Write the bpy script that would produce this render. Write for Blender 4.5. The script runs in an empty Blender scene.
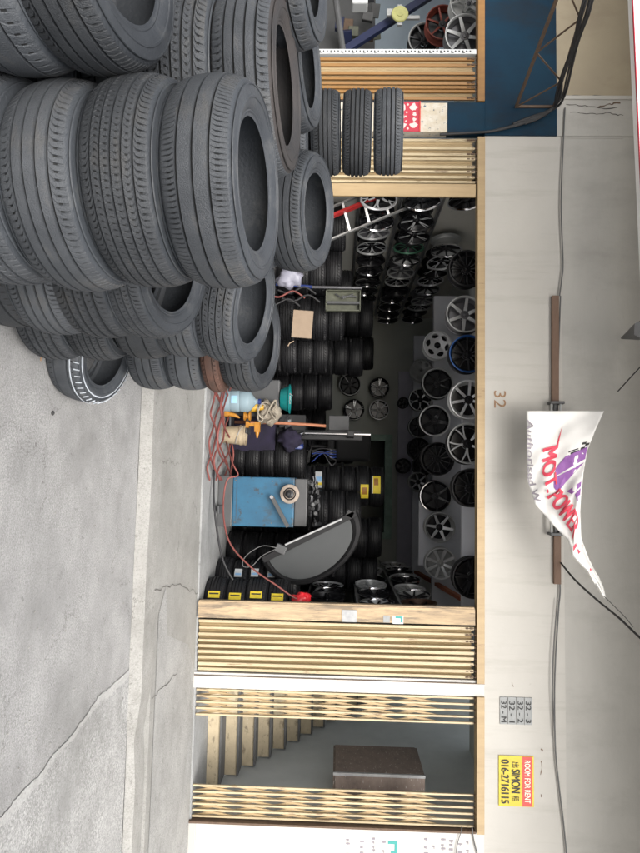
import bpy, math, random
from mathutils import Vector, Matrix
R_ = math.radians
random.seed(7)
SC = bpy.context.scene
COL = SC.collection

# ------------------------------------------------------------------ camera
F_PX = 640.0
EYE = Vector((0.0, 0.0, 1.62))
YAW, PITCH, ROLL = R_(4.6), R_(-1.7), R_(1.1)
fw = Vector((-math.sin(YAW) * math.cos(PITCH), math.cos(YAW) * math.cos(PITCH), math.sin(PITCH)))
r0 = Vector((math.cos(YAW), math.sin(YAW), 0.0))
u0 = r0.cross(fw)
rt = r0 * math.cos(ROLL) + u0 * math.sin(ROLL)
up = u0 * math.cos(ROLL) - r0 * math.sin(ROLL)
cam = bpy.data.cameras.new('camera')
camo = bpy.data.objects.new('camera', cam)
COL.objects.link(camo)
cam.sensor_width = 36.0
cam.lens = F_PX / 853.0 * 36.0
cam.clip_start = 0.05
cam.clip_end = 2000.0
# the photograph was taken with the phone turned on its side: picture right is up
m = Matrix(((up.x, -rt.x, -fw.x, EYE.x), (up.y, -rt.y, -fw.y, EYE.y), (up.z, -rt.z, -fw.z, EYE.z), (0, 0, 0, 1)))
camo.matrix_world = m
SC.camera = camo


def at(u, v, Y):
    """point at depth Y (metres from the camera line) seen at u along, v up"""
    d = fw + rt * ((u - 426.5) / F_PX) + up * ((v - 320.0) / F_PX)
    return EYE + d * (Y / d.y)


# ------------------------------------------------------------------ light
w = bpy.data.worlds.new('World')
SC.world = w
w.use_nodes = True
nt = w.node_tree
nt.nodes.clear()
sky = nt.nodes.new('ShaderNodeTexSky')
sky.sky_type = 'NISHITA'
sky.sun_disc = False
SUN_EL, SUN_ROT = R_(38), R_(168)
sky.sun_elevation = SUN_EL
sky.sun_rotation = SUN_ROT
sky.air_density = 1.0
sky.dust_density = 4.0
sky.ozone_density = 1.0
hs = nt.nodes.new('ShaderNodeHueSaturation')
hs.inputs['Saturation'].default_value = 0.35
bg = nt.nodes.new('ShaderNodeBackground')
bg.inputs['Strength'].default_value = 0.15
wo = nt.nodes.new('ShaderNodeOutputWorld')
nt.links.new(sky.outputs[0], hs.inputs['Color'])
nt.links.new(hs.outputs[0], bg.inputs['Color'])
nt.links.new(bg.outputs[0], wo.inputs['Surface'])
sun = bpy.data.lights.new('sun', 'SUN')
sun.energy = 1.5
sun.angle = R_(45)
sun.color = (1.0, 0.96, 0.9)
suno = bpy.data.objects.new('sun', sun)
COL.objects.link(suno)
# blue sky rotation: sun direction (towards the sun) behind the camera, high
sd = Vector((math.sin(SUN_ROT) * math.cos(SUN_EL), math.cos(SUN_ROT) * math.cos(SUN_EL), math.sin(SUN_EL)))
suno.rotation_euler = sd.to_track_quat('Z', 'Y').to_euler()
SC.view_settings.view_transform = 'Standard'
SC.view_settings.look = 'None'
SC.view_settings.exposure = 0.9
SC.view_settings.gamma = 1.0
SC.view_settings.use_curve_mapping = False
SC.render.engine = 'CYCLES'
SC.cycles.max_bounces = 12
SC.cycles.diffuse_bounces = 8


# ------------------------------------------------------------------ materials
def mat(name, col, rough=0.6, metal=0.0, col2=None, nscale=6.0, namt=0.5, bump=0.0, bscale=60.0, coord='Object',
        stretch=None, rnd=0.0, spec=0.5, spots=None, emit=None, detail=6.0, streak=None):
    """procedural material: base colour mixed by noise with col2, fine bump, optional spots (colour, scale, threshold)"""
    M = bpy.data.materials.new(name)
    M.use_nodes = True
    t = M.node_tree
    b = t.nodes['Principled BSDF']
    b.inputs['Roughness'].default_value = rough
    b.inputs['Metallic'].default_value = metal
    b.inputs['Specular IOR Level'].default_value = spec
    b.inputs['Base Color'].default_value = (*col, 1)
    if coord == 'World':
        g = t.nodes.new('ShaderNodeNewGeometry'); src = g.outputs['Position']
    else:
        g = t.nodes.new('ShaderNodeTexCoord'); src = g.outputs['Object']
    if stretch:
        mp = t.nodes.new('ShaderNodeMapping'); mp.inputs['Scale'].default_value = stretch
        t.links.new(src, mp.inputs['Vector']); src = mp.outputs['Vector']
    last = None
    if col2 is not None:
        n = t.nodes.new('ShaderNodeTexNoise')
        n.inputs['Scale'].default_value = nscale
        n.inputs['Detail'].default_value = detail
        n.inputs['Roughness'].default_value = 0.65
        t.links.new(src, n.inputs['Vector'])
        cr = t.nodes.new('ShaderNodeMapRange')
        cr.inputs['From Min'].default_value = 0.5 - namt * 0.35
        cr.inputs['From Max'].default_value = 0.5 + namt * 0.35
        t.links.new(n.outputs['Fac'], cr.inputs['Value'])
        mx = t.nodes.new('ShaderNodeMix'); mx.data_type = 'RGBA'
        mx.inputs['A'].default_value = (*col, 1)
        mx.inputs['B'].default_value = (*col2, 1)
        t.links.new(cr.outputs[0], mx.inputs['Factor'])
        last = mx.outputs['Result']
    if spots:
        sc, ss, th = spots[:3]
        n2 = t.nodes.new('ShaderNodeTexNoise')
        n2.inputs['Scale'].default_value = ss
        n2.inputs['Detail'].default_value = 8
        n2.inputs['Roughness'].default_value = 0.7
        t.links.new(src, n2.inputs['Vector'])
        c2 = t.nodes.new('ShaderNodeMapRange')
        c2.inputs['From Min'].default_value = th
        c2.inputs['From Max'].default_value = th + 0.04
        t.links.new(n2.outputs['Fac'], c2.inputs['Value'])
        m2 = t.nodes.new('ShaderNodeMix'); m2.data_type = 'RGBA'
        m2.inputs['B'].default_value = (*sc, 1)
        if last is None: m2.inputs['A'].default_value = (*col, 1)
        else: t.links.new(last, m2.inputs['A'])
        t.links.new(c2.outputs[0], m2.inputs['Factor'])
        last = m2.outputs['Result']
    if streak:
        sc, vec, th, soft, amt = streak
        mp3 = t.nodes.new('ShaderNodeMapping'); mp3.inputs['Scale'].default_value = vec
        g3 = t.nodes.new('ShaderNodeNewGeometry') if coord == 'World' else None
        t.links.new(g3.outputs['Position'] if g3 else g.outputs['Object'], mp3.inputs['Vector'])
        n5 = t.nodes.new('ShaderNodeTexNoise'); n5.inputs['Scale'].default_value = 1.0; n5.inputs['Detail'].default_value = 9; n5.inputs['Roughness'].default_value = .68
        t.links.new(mp3.outputs[0], n5.inputs['Vector'])
        c5 = t.nodes.new('ShaderNodeMapRange'); c5.inputs['From Min'].default_value = th; c5.inputs['From Max'].default_value = th + soft; c5.inputs['To Max'].default_value = amt
        t.links.new(n5.outputs['Fac'], c5.inputs['Value'])
        m5 = t.nodes.new('ShaderNodeMix'); m5.data_type = 'RGBA'; m5.inputs['B'].default_value = (*sc, 1)
        if last is None: m5.inputs['A'].default_value = (*col, 1)
        else: t.links.new(last, m5.inputs['A'])
        t.links.new(c5.outputs[0], m5.inputs['Factor'])
        last = m5.outputs['Result']
    if rnd > 0:
        oi = t.nodes.new('ShaderNodeObjectInfo')
        mr = t.nodes.new('ShaderNodeMapRange')
        mr.inputs['To Min'].default_value = 1 - rnd
        mr.inputs['To Max'].default_value = 1 + rnd
        t.links.new(oi.outputs['Random'], mr.inputs['Value'])
        h = t.nodes.new('ShaderNodeHueSaturation')
        t.links.new(mr.outputs[0], h.inputs['Value'])
        if last is None: h.inputs['Color'].default_value = (*col, 1)
        else: t.links.new(last, h.inputs['Color'])
        last = h.outputs['Color']
    if last is not None:
        t.links.new(last, b.inputs['Base Color'])
    if bump > 0:
        nb = t.nodes.new('ShaderNodeTexNoise')
        nb.inputs['Scale'].default_value = bscale
        nb.inputs['Detail'].default_value = 5
        t.links.new(src, nb.inputs['Vector'])
        bp = t.nodes.new('ShaderNodeBump')
        bp.inputs['Strength'].default_value = bump
        bp.inputs['Distance'].default_value = 0.01
        t.links.new(nb.outputs['Fac'], bp.inputs['Height'])
        t.links.new(bp.outputs['Normal'], b.inputs['Normal'])
    if emit:
        b.inputs['Emission Color'].default_value = (*emit[0], 1)
        b.inputs['Emission Strength'].default_value = emit[1]
    return M


M = {}
M['tread'] = mat('worn_rubber', (.018, .021, .0255), .6, col2=(.066, .071, .078), nscale=5, namt=.95, bump=.45, bscale=260, rnd=.38, spec=.35, streak=((.115, .105, .09), (4, 4, 9), .56, .14, .35),
                 spots=((.30, .29, .27), 26, .72), detail=10.0)
M['groove'] = mat('shaded_groove_rubber', (.009, .010, .011), .7, col2=(.018, .018, .018), nscale=20, spec=.25)  # undusted groove rubber, with crevice shade put into its dark colour
M['side'] = mat('sidewall_rubber', (.018, .021, .026), .55, col2=(.054, .060, .068), nscale=4, namt=1.0, bump=.25, bscale=90, rnd=.28, spec=.45, streak=((.115, .115, .11), (9, 9, 9), .55, .2, .5))
M['side_brown'] = mat('brown_dusty_sidewall', (.022, .024, .027), .65, col2=(.056, .048, .045), nscale=3, namt=.7, bump=.2, bscale=90, spec=.3)
M['brown_rubber'] = mat('brown_faded_rubber', (.11, .055, .04), .75, col2=(.05, .034, .028), nscale=9, namt=.8, bump=.3, bscale=90, spec=.3)
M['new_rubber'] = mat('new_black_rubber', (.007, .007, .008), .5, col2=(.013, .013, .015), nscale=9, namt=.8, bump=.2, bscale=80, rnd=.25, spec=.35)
M['chalk'] = mat('white_chalk', (.55, .60, .66), .9, col2=(.2, .21, .23), nscale=40, namt=.7)
M['wall'] = mat('painted_plaster', (.50, .485, .45), .75, col2=(.42, .405, .375), nscale=1.0, namt=.9, bump=.12, bscale=35, coord='World', spots=((.40, .385, .35), 5, .69), streak=((.22, .20, .165), (6, 1, .5), .53, .2, .3))
M['pillar'] = mat('white_pillar_paint', (.58, .57, .55), .7, col2=(.48, .47, .44), nscale=2.0, namt=.8, bump=.1, bscale=30, coord='World', spots=((.42, .40, .36), 9, .70), streak=((.38, .35, .30), (5, 5, 1.2), .56, .14, .5))
M['concrete_wall'] = mat('bare_grey_wall', (.46, .448, .418), .85, col2=(.38, .37, .345), nscale=1.4, namt=.9, bump=.2, bscale=25, coord='World', stretch=(.6, 1, 1.6), spots=((.33, .32, .30), 4.5, .67), streak=((.19, .18, .16), (2.2, 1, 1.0), .50, .25, .3))
M['cream'] = mat('cream_panel_paint', (.38, .325, .23), .75, col2=(.32, .27, .195), nscale=1.6, namt=.8, bump=.08, coord='World', spots=((.3, .24, .18), 7, .74), streak=((.26, .21, .15), (2, 1, .8), .54, .16, .5))
M['blue'] = mat('blue_paint', (.0012, .014, .034), .6, col2=(.002, .032, .062), nscale=2.0, namt=.9, bump=.08, coord='World', spots=((.12, .25, .30), 13, .69), spec=.2, streak=((.01, .012, .015), (3, 3, 1.2), .50, .2, .6))
M['peel'] = mat('peeling_plaster', (.48, .41, .30), .85, col2=(.62, .60, .55), nscale=10, namt=.6, bump=.4, bscale=40, coord='World', spots=((.05, .09, .13), 22, .60))
M['gold'] = mat('tan_painted_steel', (.44, .325, .18), .5, col2=(.30, .21, .11), nscale=2.5, namt=.9, bump=.05, coord='World', stretch=(6, 6, .7), spots=((.22, .11, .05), 14, .70), streak=((.16, .09, .045), (20, 20, 3), .60, .1, .7))
M['gold_light'] = mat('cream_painted_steel', (.56, .475, .31), .5, col2=(.36, .28, .17), nscale=3, namt=.8, coord='World', stretch=(6, 6, .8), spots=((.22, .12, .06), 16, .69), streak=((.13, .075, .04), (22, 22, 3), .58, .08, .8))
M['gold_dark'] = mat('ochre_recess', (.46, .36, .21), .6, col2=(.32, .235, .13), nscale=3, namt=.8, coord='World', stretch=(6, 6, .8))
M['orange_gate'] = mat('orange_brown_steel', (.30, .155, .045), .5, col2=(.21, .105, .03), nscale=3, namt=.8, coord='World', stretch=(6, 6, .8))
M['plank'] = mat('weathered_plank', (.55, .41, .25), .75, col2=(.25, .19, .13), nscale=3, namt=.7, bump=.4, bscale=20, coord='World', stretch=(9, 9, .9), spots=((.14, .11, .085), 7, .62), streak=((.12, .10, .08), (14, 14, 1.6), .50, .12, .75))
M['rust'] = mat('brown_rust', (.085, .055, .04), .8, col2=(.15, .10, .065), nscale=12, namt=.8, bump=.3, coord='World')
M['batten'] = mat('brown_batten', (.17, .105, .07), .7, col2=(.12, .072, .05), nscale=10, namt=.8, coord='World', stretch=(1, 8, 8))
M['galv'] = mat('galvanised_steel', (.38, .39, .39), .45, metal=.3, col2=(.26, .26, .27), nscale=12, namt=.6)
M['wire'] = mat('black_cable', (.02, .02, .022), .6)
M['wire_grey'] = mat('grey_cable', (.10, .10, .10), .6)
M['asphalt'] = None
M['inner_wall'] = mat('shop_wall_paint', (.74, .74, .72), .8, col2=(.62, .62, .60), nscale=1.2, namt=.9, coord='World', spots=((.22, .2, .17), 3, .70))
M['inner_cream'] = mat('shop_cream_wall', (.80, .78, .72), .8, col2=(.68, .66, .60), nscale=1.5, namt=.9, coord='World', spots=((.3, .28, .24), 3.5, .68))
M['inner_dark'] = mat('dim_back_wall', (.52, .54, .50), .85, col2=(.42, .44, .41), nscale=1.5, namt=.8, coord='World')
M['board'] = mat('grey_board', (.70, .71, .76), .6, col2=(.60, .61, .66), nscale=1.5, namt=.7, coord='World')
M['board_light'] = mat('pale_board', (.80, .82, .88), .6, col2=(.72, .74, .80), nscale=1.5, namt=.7, coord='World')
M['ceiling'] = mat('ceiling_paint', (.82, .84, .83), .8, col2=(.74, .76, .75), nscale=1.5, namt=.7, coord='World')
M['green'] = mat('green_frame_paint', (.45, .62, .54), .6, col2=(.16, .26, .21), nscale=4, namt=.7, coord='World')
M['black_gloss'] = mat('gloss_black', (.012, .012, .014), .22, spec=.6)
M['black_satin'] = mat('satin_black', (.016, .016, .018), .42)
M['black_metal'] = mat('black_metal_paint', (.014, .014, .016), .3, metal=.3)
M['gun'] = mat('gunmetal', (.16, .16, .17), .32, metal=.4, col2=(.12, .12, .13), nscale=8)
M['silver'] = mat('silver_alloy', (.78, .79, .81), .32, metal=.35, col2=(.66, .67, .68), nscale=8)
M['silver_dull'] = mat('dull_silver', (.50, .51, .51), .42, metal=.3, col2=(.42, .43, .43), nscale=8)
M['chrome'] = mat('chrome', (.8, .8, .82), .12, metal=1.0)
M['bronze'] = mat('brown_wheel_paint', (.10, .055, .035), .45, metal=.4)
M['blue_rim'] = mat('blue_lip_paint', (.02, .09, .30), .3, metal=.3)
M['green_rim'] = mat('green_rim_paint', (.08, .22, .14), .35, metal=.3)
M['red_rim'] = mat('dark_red_rim', (.22, .05, .035), .4, metal=.3)
M['machine_blue'] = mat('machine_blue_paint', (.018, .115, .205), .5, col2=(.012, .065, .125), nscale=5, namt=.9, spots=((.03, .045, .06), 9, .58), streak=((.03, .03, .03), (9, 9, 4), .52, .15, .7))
M['machine_grey'] = mat('machine_grey_paint', (.075, .078, .08), .5, col2=(.05, .05, .053), nscale=6, namt=.8)
M['hood_grey'] = mat('guard_grey_plastic', (.038, .042, .044), .5, col2=(.028, .032, .034), nscale=3, namt=.7)
M['hood_black'] = mat('guard_black_plastic', (.008, .008, .009), .6, col2=(.012, .012, .013), nscale=6, spec=.3)
M['felt'] = mat('worn_disc', (.35, .29, .24), .8, col2=(.22, .18, .15), nscale=20)
M['hose_red'] = mat('faded_red_hose', (.22, .06, .05), .6, col2=(.15, .045, .04), nscale=6)
M['red'] = mat('red_plastic', (.62, .02, .03), .35, col2=(.45, .015, .02), nscale=8)
M['red_ladder'] = mat('red_ladder_paint', (.45, .03, .03), .4)
M['alu'] = mat('aluminium', (.55, .55, .54), .35, metal=.7)
M['teal'] = mat('teal_plastic', (.005, .17, .17), .4)
M['yellow'] = mat('yellow_plastic', (.50, .30, .02), .45, col2=(.38, .2, .02), nscale=12)
M['orange'] = mat('orange_plastic', (.42, .18, .015), .45, col2=(.28, .12, .015), nscale=12)
M['cream_plastic'] = mat('dirty_cream_plastic', (.40, .33, .22), .55, col2=(.28, .22, .15), nscale=8)
M['rag'] = mat('beige_rag', (.34, .30, .24), .95, col2=(.20, .175, .14), nscale=20, bump=.5, bscale=30)
M['purple'] = mat('dark_purple_cloth', (.016, .012, .034), .9, col2=(.01, .008, .02), nscale=9, bump=.4, bscale=30)
M['blue_plastic'] = mat('blue_plastic', (.014, .03, .14), .4)
M['wood_pole'] = mat('reddish_wood', (.42, .17, .09), .6, col2=(.33, .13, .07), nscale=8, coord='World')
M['redwood'] = mat('red_timber', (.32, .09, .05), .7, col2=(.42, .16, .08), nscale=6, coord='World')
M['card'] = mat('cardboard', (.33, .25, .18), .85, col2=(.28, .21, .15), nscale=8)
M['olive'] = mat('olive_tray', (.12, .125, .09), .6, col2=(.07, .075, .055), nscale=14)
M['bag'] = mat('white_plastic_bag', (.27, .27, .33), .4, bump=.6, bscale=18)
M['label_white'] = mat('white_label', (.55, .57, .58), .6)
M['label_yellow'] = mat('yellow_label', (.80, .66, .04), .6, col2=(.7, .5, .03), nscale=30)
M['label_blue'] = mat('blue_label', (.25, .45, .70), .6)
M['ink_black'] = mat('black_ink', (.03, .03, .03), .7)
M['ink_grey'] = mat('grey_ink', (.26, .24, .27), .8)
M['ink_brown'] = mat('brown_paint_figures', (.22, .115, .06), .8, col2=(.34, .22, .13), nscale=20, coord='World')
M['ink_red'] = mat('banner_red', (.62, .06, .10), .7)
M['ink_purple'] = mat('banner_purple', (.22, .08, .30), .7, col2=(.30, .13, .38), nscale=7)
M['ink_teal'] = mat('teal_ink', (.06, .30, .28), .8)
M['sign_yellow'] = mat('yellow_sign_sheet', (.60, .47, .02), .5, col2=(.50, .39, .02), nscale=9)
M['sign_red'] = mat('red_sign_strip', (.52, .05, .04), .5)
M['sign_white'] = mat('white_sign_letter', (.85, .82, .70), .6)
M['sign_grey'] = mat('grey_number_plate', (.30, .31, .31), .6, col2=(.25, .26, .26), nscale=20)
M['poster_red'] = mat('red_poster', (.48, .03, .06), .6, col2=(.40, .03, .05), nscale=9)
M['poster_pink'] = mat('pale_pink_print', (.75, .52, .50), .6)
M['canvas'] = mat('white_banner_cloth', (.80, .79, .77), .7, col2=(.74, .73, .71), nscale=3)
M['signboard'] = mat('white_signboard', (.85, .85, .85), .6)
M['stair_riser'] = mat('tan_riser', (.62, .53, .37), .8, col2=(.42, .35, .24), nscale=6, namt=.9, coord='World', bump=.2, spots=((.72, .70, .66), 9, .64), streak=((.14, .11, .08), (7, 7, 12), .54, .12, .7))
M['stair_tread'] = mat('dark_tread', (.10, .10, .10), .8, col2=(.14, .14, .14), nscale=6, coord='World')
M['stair_wall'] = mat('blue_grey_stair_wall', (.60, .63, .64), .75, col2=(.47, .50, .51), nscale=2.5, namt=.9, coord='World', spots=((.38, .42, .45), 7, .69))
M['cupboard'] = mat('brown_board', (.20, .155, .13), .65, col2=(.13, .10, .085), nscale=5, namt=.9, coord='World', stretch=(2, 2, 6), spots=((.40, .38, .35), 9, .60), streak=((.05, .04, .035), (6, 6, 6), .5, .2, .5))
M['dark'] = mat('dark_cloth', (.012, .012, .013), .8)
M['leaf'] = mat('dry_leaf', (.42, .22, .08), .8)
M['stone'] = mat('black_pebble', (.03, .03, .03), .8)
M['purple_grey'] = mat('purple_grey_board', (.55, .54, .62), .6, col2=(.46, .45, .52), nscale=2, coord='World')
M['pale_blue'] = mat('pale_blue_wall', (.60, .70, .82), .7, col2=(.5, .6, .72), nscale=1.5, coord='World')
M['navy'] = mat('navy_steel', (.008, .014, .055), .45)
M['lit'] = mat('lit_tube', (.9, .9, .9), .5, emit=((1, .98, .95), 9.0))


def bottle_mat():
    Mx = bpy.data.materials.new('clear_blue_bottle'); Mx.use_nodes = True
    b = Mx.node_tree.nodes['Principled BSDF']
    b.inputs['Base Color'].default_value = (.42, .54, .60, 1)
    b.inputs['Roughness'].default_value = .12
    b.inputs['Transmission Weight'].default_value = .55
    b.inputs['IOR'].default_value = 1.2
    return Mx


M['bottle'] = bottle_mat()


def ground_mat(name, base, dark, light, crack=True, agg=60, aggamt=.5, crs=.9):
    Mx = bpy.data.materials.new(name); Mx.use_nodes = True
    t = Mx.node_tree; N = t.nodes; L = t.links
    b = N['Principled BSDF']; b.inputs['Roughness'].default_value = .9
    b.inputs['Specular IOR Level'].default_value = .25
    g = N.new('ShaderNodeNewGeometry'); P = g.outputs['Position']
    n1 = N.new('ShaderNodeTexNoise'); n1.inputs['Scale'].default_value = 1.3; n1.inputs['Detail'].default_value = 9; n1.inputs['Roughness'].default_value = .62
    L.new(P, n1.inputs['Vector'])
    r1 = N.new('ShaderNodeMapRange'); r1.inputs['From Min'].default_value = .35; r1.inputs['From Max'].default_value = .65
    L.new(n1.outputs['Fac'], r1.inputs['Value']); n1.inputs['Scale'].default_value = 2.6; n1.inputs['Detail'].default_value = 12; n1.inputs['Roughness'].default_value = .75
    m1 = N.new('ShaderNodeMix'); m1.data_type = 'RGBA'; m1.inputs['A'].default_value = (*dark, 1); m1.inputs['B'].default_value = (*base, 1)
    L.new(r1.outputs[0], m1.inputs['Factor'])
    # aggregate grains
    v = N.new('ShaderNodeTexVoronoi'); v.inputs['Scale'].default_value = agg; v.inputs['Randomness'].default_value = 1
    L.new(P, v.inputs['Vector'])
    n3 = N.new('ShaderNodeTexNoise'); n3.inputs['Scale'].default_value = agg * 1.25; n3.inputs['Detail'].default_value = 6; n3.inputs['Roughness'].default_value = .85
    L.new(P, n3.inputs['Vector'])
    n4 = N.new('ShaderNodeTexNoise'); n4.inputs['Scale'].default_value = 2.1; n4.inputs['Detail'].default_value = 4
    L.new(P, n4.inputs['Vector'])
    r4 = N.new('ShaderNodeMapRange'); r4.inputs['From Min'].default_value = .30; r4.inputs['From Max'].default_value = .62
    L.new(n4.outputs['Fac'], r4.inputs['Value'])
    r3 = N.new('ShaderNodeMapRange'); r3.inputs['From Min'].default_value = .47; r3.inputs['From Max'].default_value = .62
    L.new(n3.outputs['Fac'], r3.inputs['Value'])
    mu = N.new('ShaderNodeMath'); mu.operation = 'MULTIPLY'; L.new(r3.outputs[0], mu.inputs[0]); L.new(r4.outputs[0], mu.inputs[1])
    mu2 = N.new('ShaderNodeMath'); mu2.operation = 'MULTIPLY'; L.new(mu.outputs[0], mu2.inputs[0]); mu2.inputs[1].default_value = aggamt
    m2 = N.new('ShaderNodeMix'); m2.data_type = 'RGBA'; m2.inputs['B'].default_value = (*light, 1)
    L.new(m1.outputs['Result'], m2.inputs['A']); L.new(mu2.outputs[0], m2.inputs['Factor'])
    # dark pores
    r5 = N.new('ShaderNodeMapRange'); r5.inputs['From Min'].default_value = .47; r5.inputs['From Max'].default_value = .36
    r5.inputs['To Min'].default_value = 0; r5.inputs['To Max'].default_value = .55
    L.new(n3.outputs['Fac'], r5.inputs['Value'])
    m3 = N.new('ShaderNodeMix'); m3.data_type = 'RGBA'; m3.inputs['B'].default_value = (dark[0] * .45, dark[1] * .45, dark[2] * .45, 1)
    L.new(m2.outputs['Result'], m3.inputs['A']); L.new(r5.outputs[0], m3.inputs['Factor'])
    npit = N.new('ShaderNodeTexNoise'); npit.inputs['Scale'].default_value = 16; npit.inputs['Detail'].default_value = 3; npit.inputs['Roughness'].default_value = .6
    L.new(P, npit.inputs['Vector'])
    rp = N.new('ShaderNodeMapRange'); rp.inputs['From Min'].default_value = .66; rp.inputs['From Max'].default_value = .72; rp.inputs['To Max'].default_value = .55
    L.new(npit.outputs['Fac'], rp.inputs['Value'])
    mp_ = N.new('ShaderNodeMix'); mp_.data_type = 'RGBA'; mp_.inputs['B'].default_value = (dark[0] * .5, dark[1] * .5, dark[2] * .5, 1)
    L.new(m3.outputs['Result'], mp_.inputs['A']); L.new(rp.outputs[0], mp_.inputs['Factor'])
    nst = N.new('ShaderNodeTexNoise'); nst.inputs['Scale'].default_value = .8; nst.inputs['Detail'].default_value = 10; nst.inputs['Roughness'].default_value = .7; nst.inputs['Distortion'].default_value = .6
    L.new(P, nst.inputs['Vector'])
    rs_ = N.new('ShaderNodeMapRange'); rs_.inputs['From Min'].default_value = .50; rs_.inputs['From Max'].default_value = .66; rs_.inputs['To Max'].default_value = .45
    L.new(nst.outputs['Fac'], rs_.inputs['Value'])
    ms_ = N.new('ShaderNodeMix'); ms_.data_type = 'RGBA'; ms_.inputs['B'].default_value = (dark[0] * .62, dark[1] * .62, dark[2] * .6, 1)
    L.new(mp_.outputs['Result'], ms_.inputs['A']); L.new(rs_.outputs[0], ms_.inputs['Factor'])
    out = ms_.outputs['Result']
    hgt = n3.outputs['Fac']
    if crack:
        nd = N.new('ShaderNodeTexNoise'); nd.inputs['Scale'].default_value = 3.0; nd.inputs['Detail'].default_value = 6; nd.inputs['Roughness'].default_value = .7
        L.new(P, nd.inputs['Vector'])
        va = N.new('ShaderNodeVectorMath'); va.operation = 'MULTIPLY_ADD'; va.inputs[1].default_value = (.45, .45, .45)
        L.new(nd.outputs['Color'], va.inputs[0]); L.new(P, va.inputs[2])
        vc = N.new('ShaderNodeTexVoronoi'); vc.feature = 'DISTANCE_TO_EDGE'; vc.inputs['Scale'].default_value = crs
        L.new(va.outputs[0], vc.inputs['Vector'])
        rc = N.new('ShaderNodeMapRange'); rc.inputs['From Min'].default_value = .0; rc.inputs['From Max'].default_value = .0035
        rc.inputs['To Min'].default_value = .6; rc.inputs['To Max'].default_value = 0
        L.new(vc.outputs['Distance'], rc.inputs['Value'])
        nm = N.new('ShaderNodeTexNoise'); nm.inputs['Scale'].default_value = 1.1; L.new(P, nm.inputs['Vector'])
        rm = N.new('ShaderNodeMapRange'); rm.inputs['From Min'].default_value = .48; rm.inputs['From Max'].default_value = .56
        L.new(nm.outputs['Fac'], rm.inputs['Value'])
        mm = N.new('ShaderNodeMath'); mm.operation = 'MULTIPLY'; L.new(rc.outputs[0], mm.inputs[0]); L.new(rm.outputs[0], mm.inputs[1])
        m4 = N.new('ShaderNodeMix'); m4.data_type = 'RGBA'; m4.inputs['B'].default_value = (.06, .055, .05, 1)
        L.new(out, m4.inputs['A']); L.new(mm.outputs[0], m4.inputs['Factor'])
        out = m4.outputs['Result']
    L.new(out, b.inputs['Base Color'])
    bp = N.new('ShaderNodeBump'); bp.inputs['Strength'].default_value = .5; bp.inputs['Distance'].default_value = .01
    L.new(hgt, bp.inputs['Height']); L.new(bp.outputs['Normal'], b.inputs['Normal'])
    return Mx


M['road'] = ground_mat('worn_road', (.34, .338, .335), (.24, .239, .237), (.52, .52, .515), agg=70, aggamt=.8, crs=.8)
M['rough'] = ground_mat('rough_broken_concrete', (.37, .37, .365), (.25, .25, .245), (.60, .60, .59), agg=55, aggamt=.95, crs=1.4)
M['kerb'] = ground_mat('kerb_concrete', (.345, .34, .325), (.25, .246, .232), (.44, .44, .42), agg=60, aggamt=.5, crs=.7)
M['pave'] = ground_mat('pavement_concrete', (.325, .322, .308), (.245, .242, .23), (.42, .42, .40), agg=65, aggamt=.4, crs=.45)
M['shopfloor'] = ground_mat('shop_floor_concrete', (.34, .345, .345), (.25, .255, .255), (.40, .40, .40), crack=False, agg=55, aggamt=.2)


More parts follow.
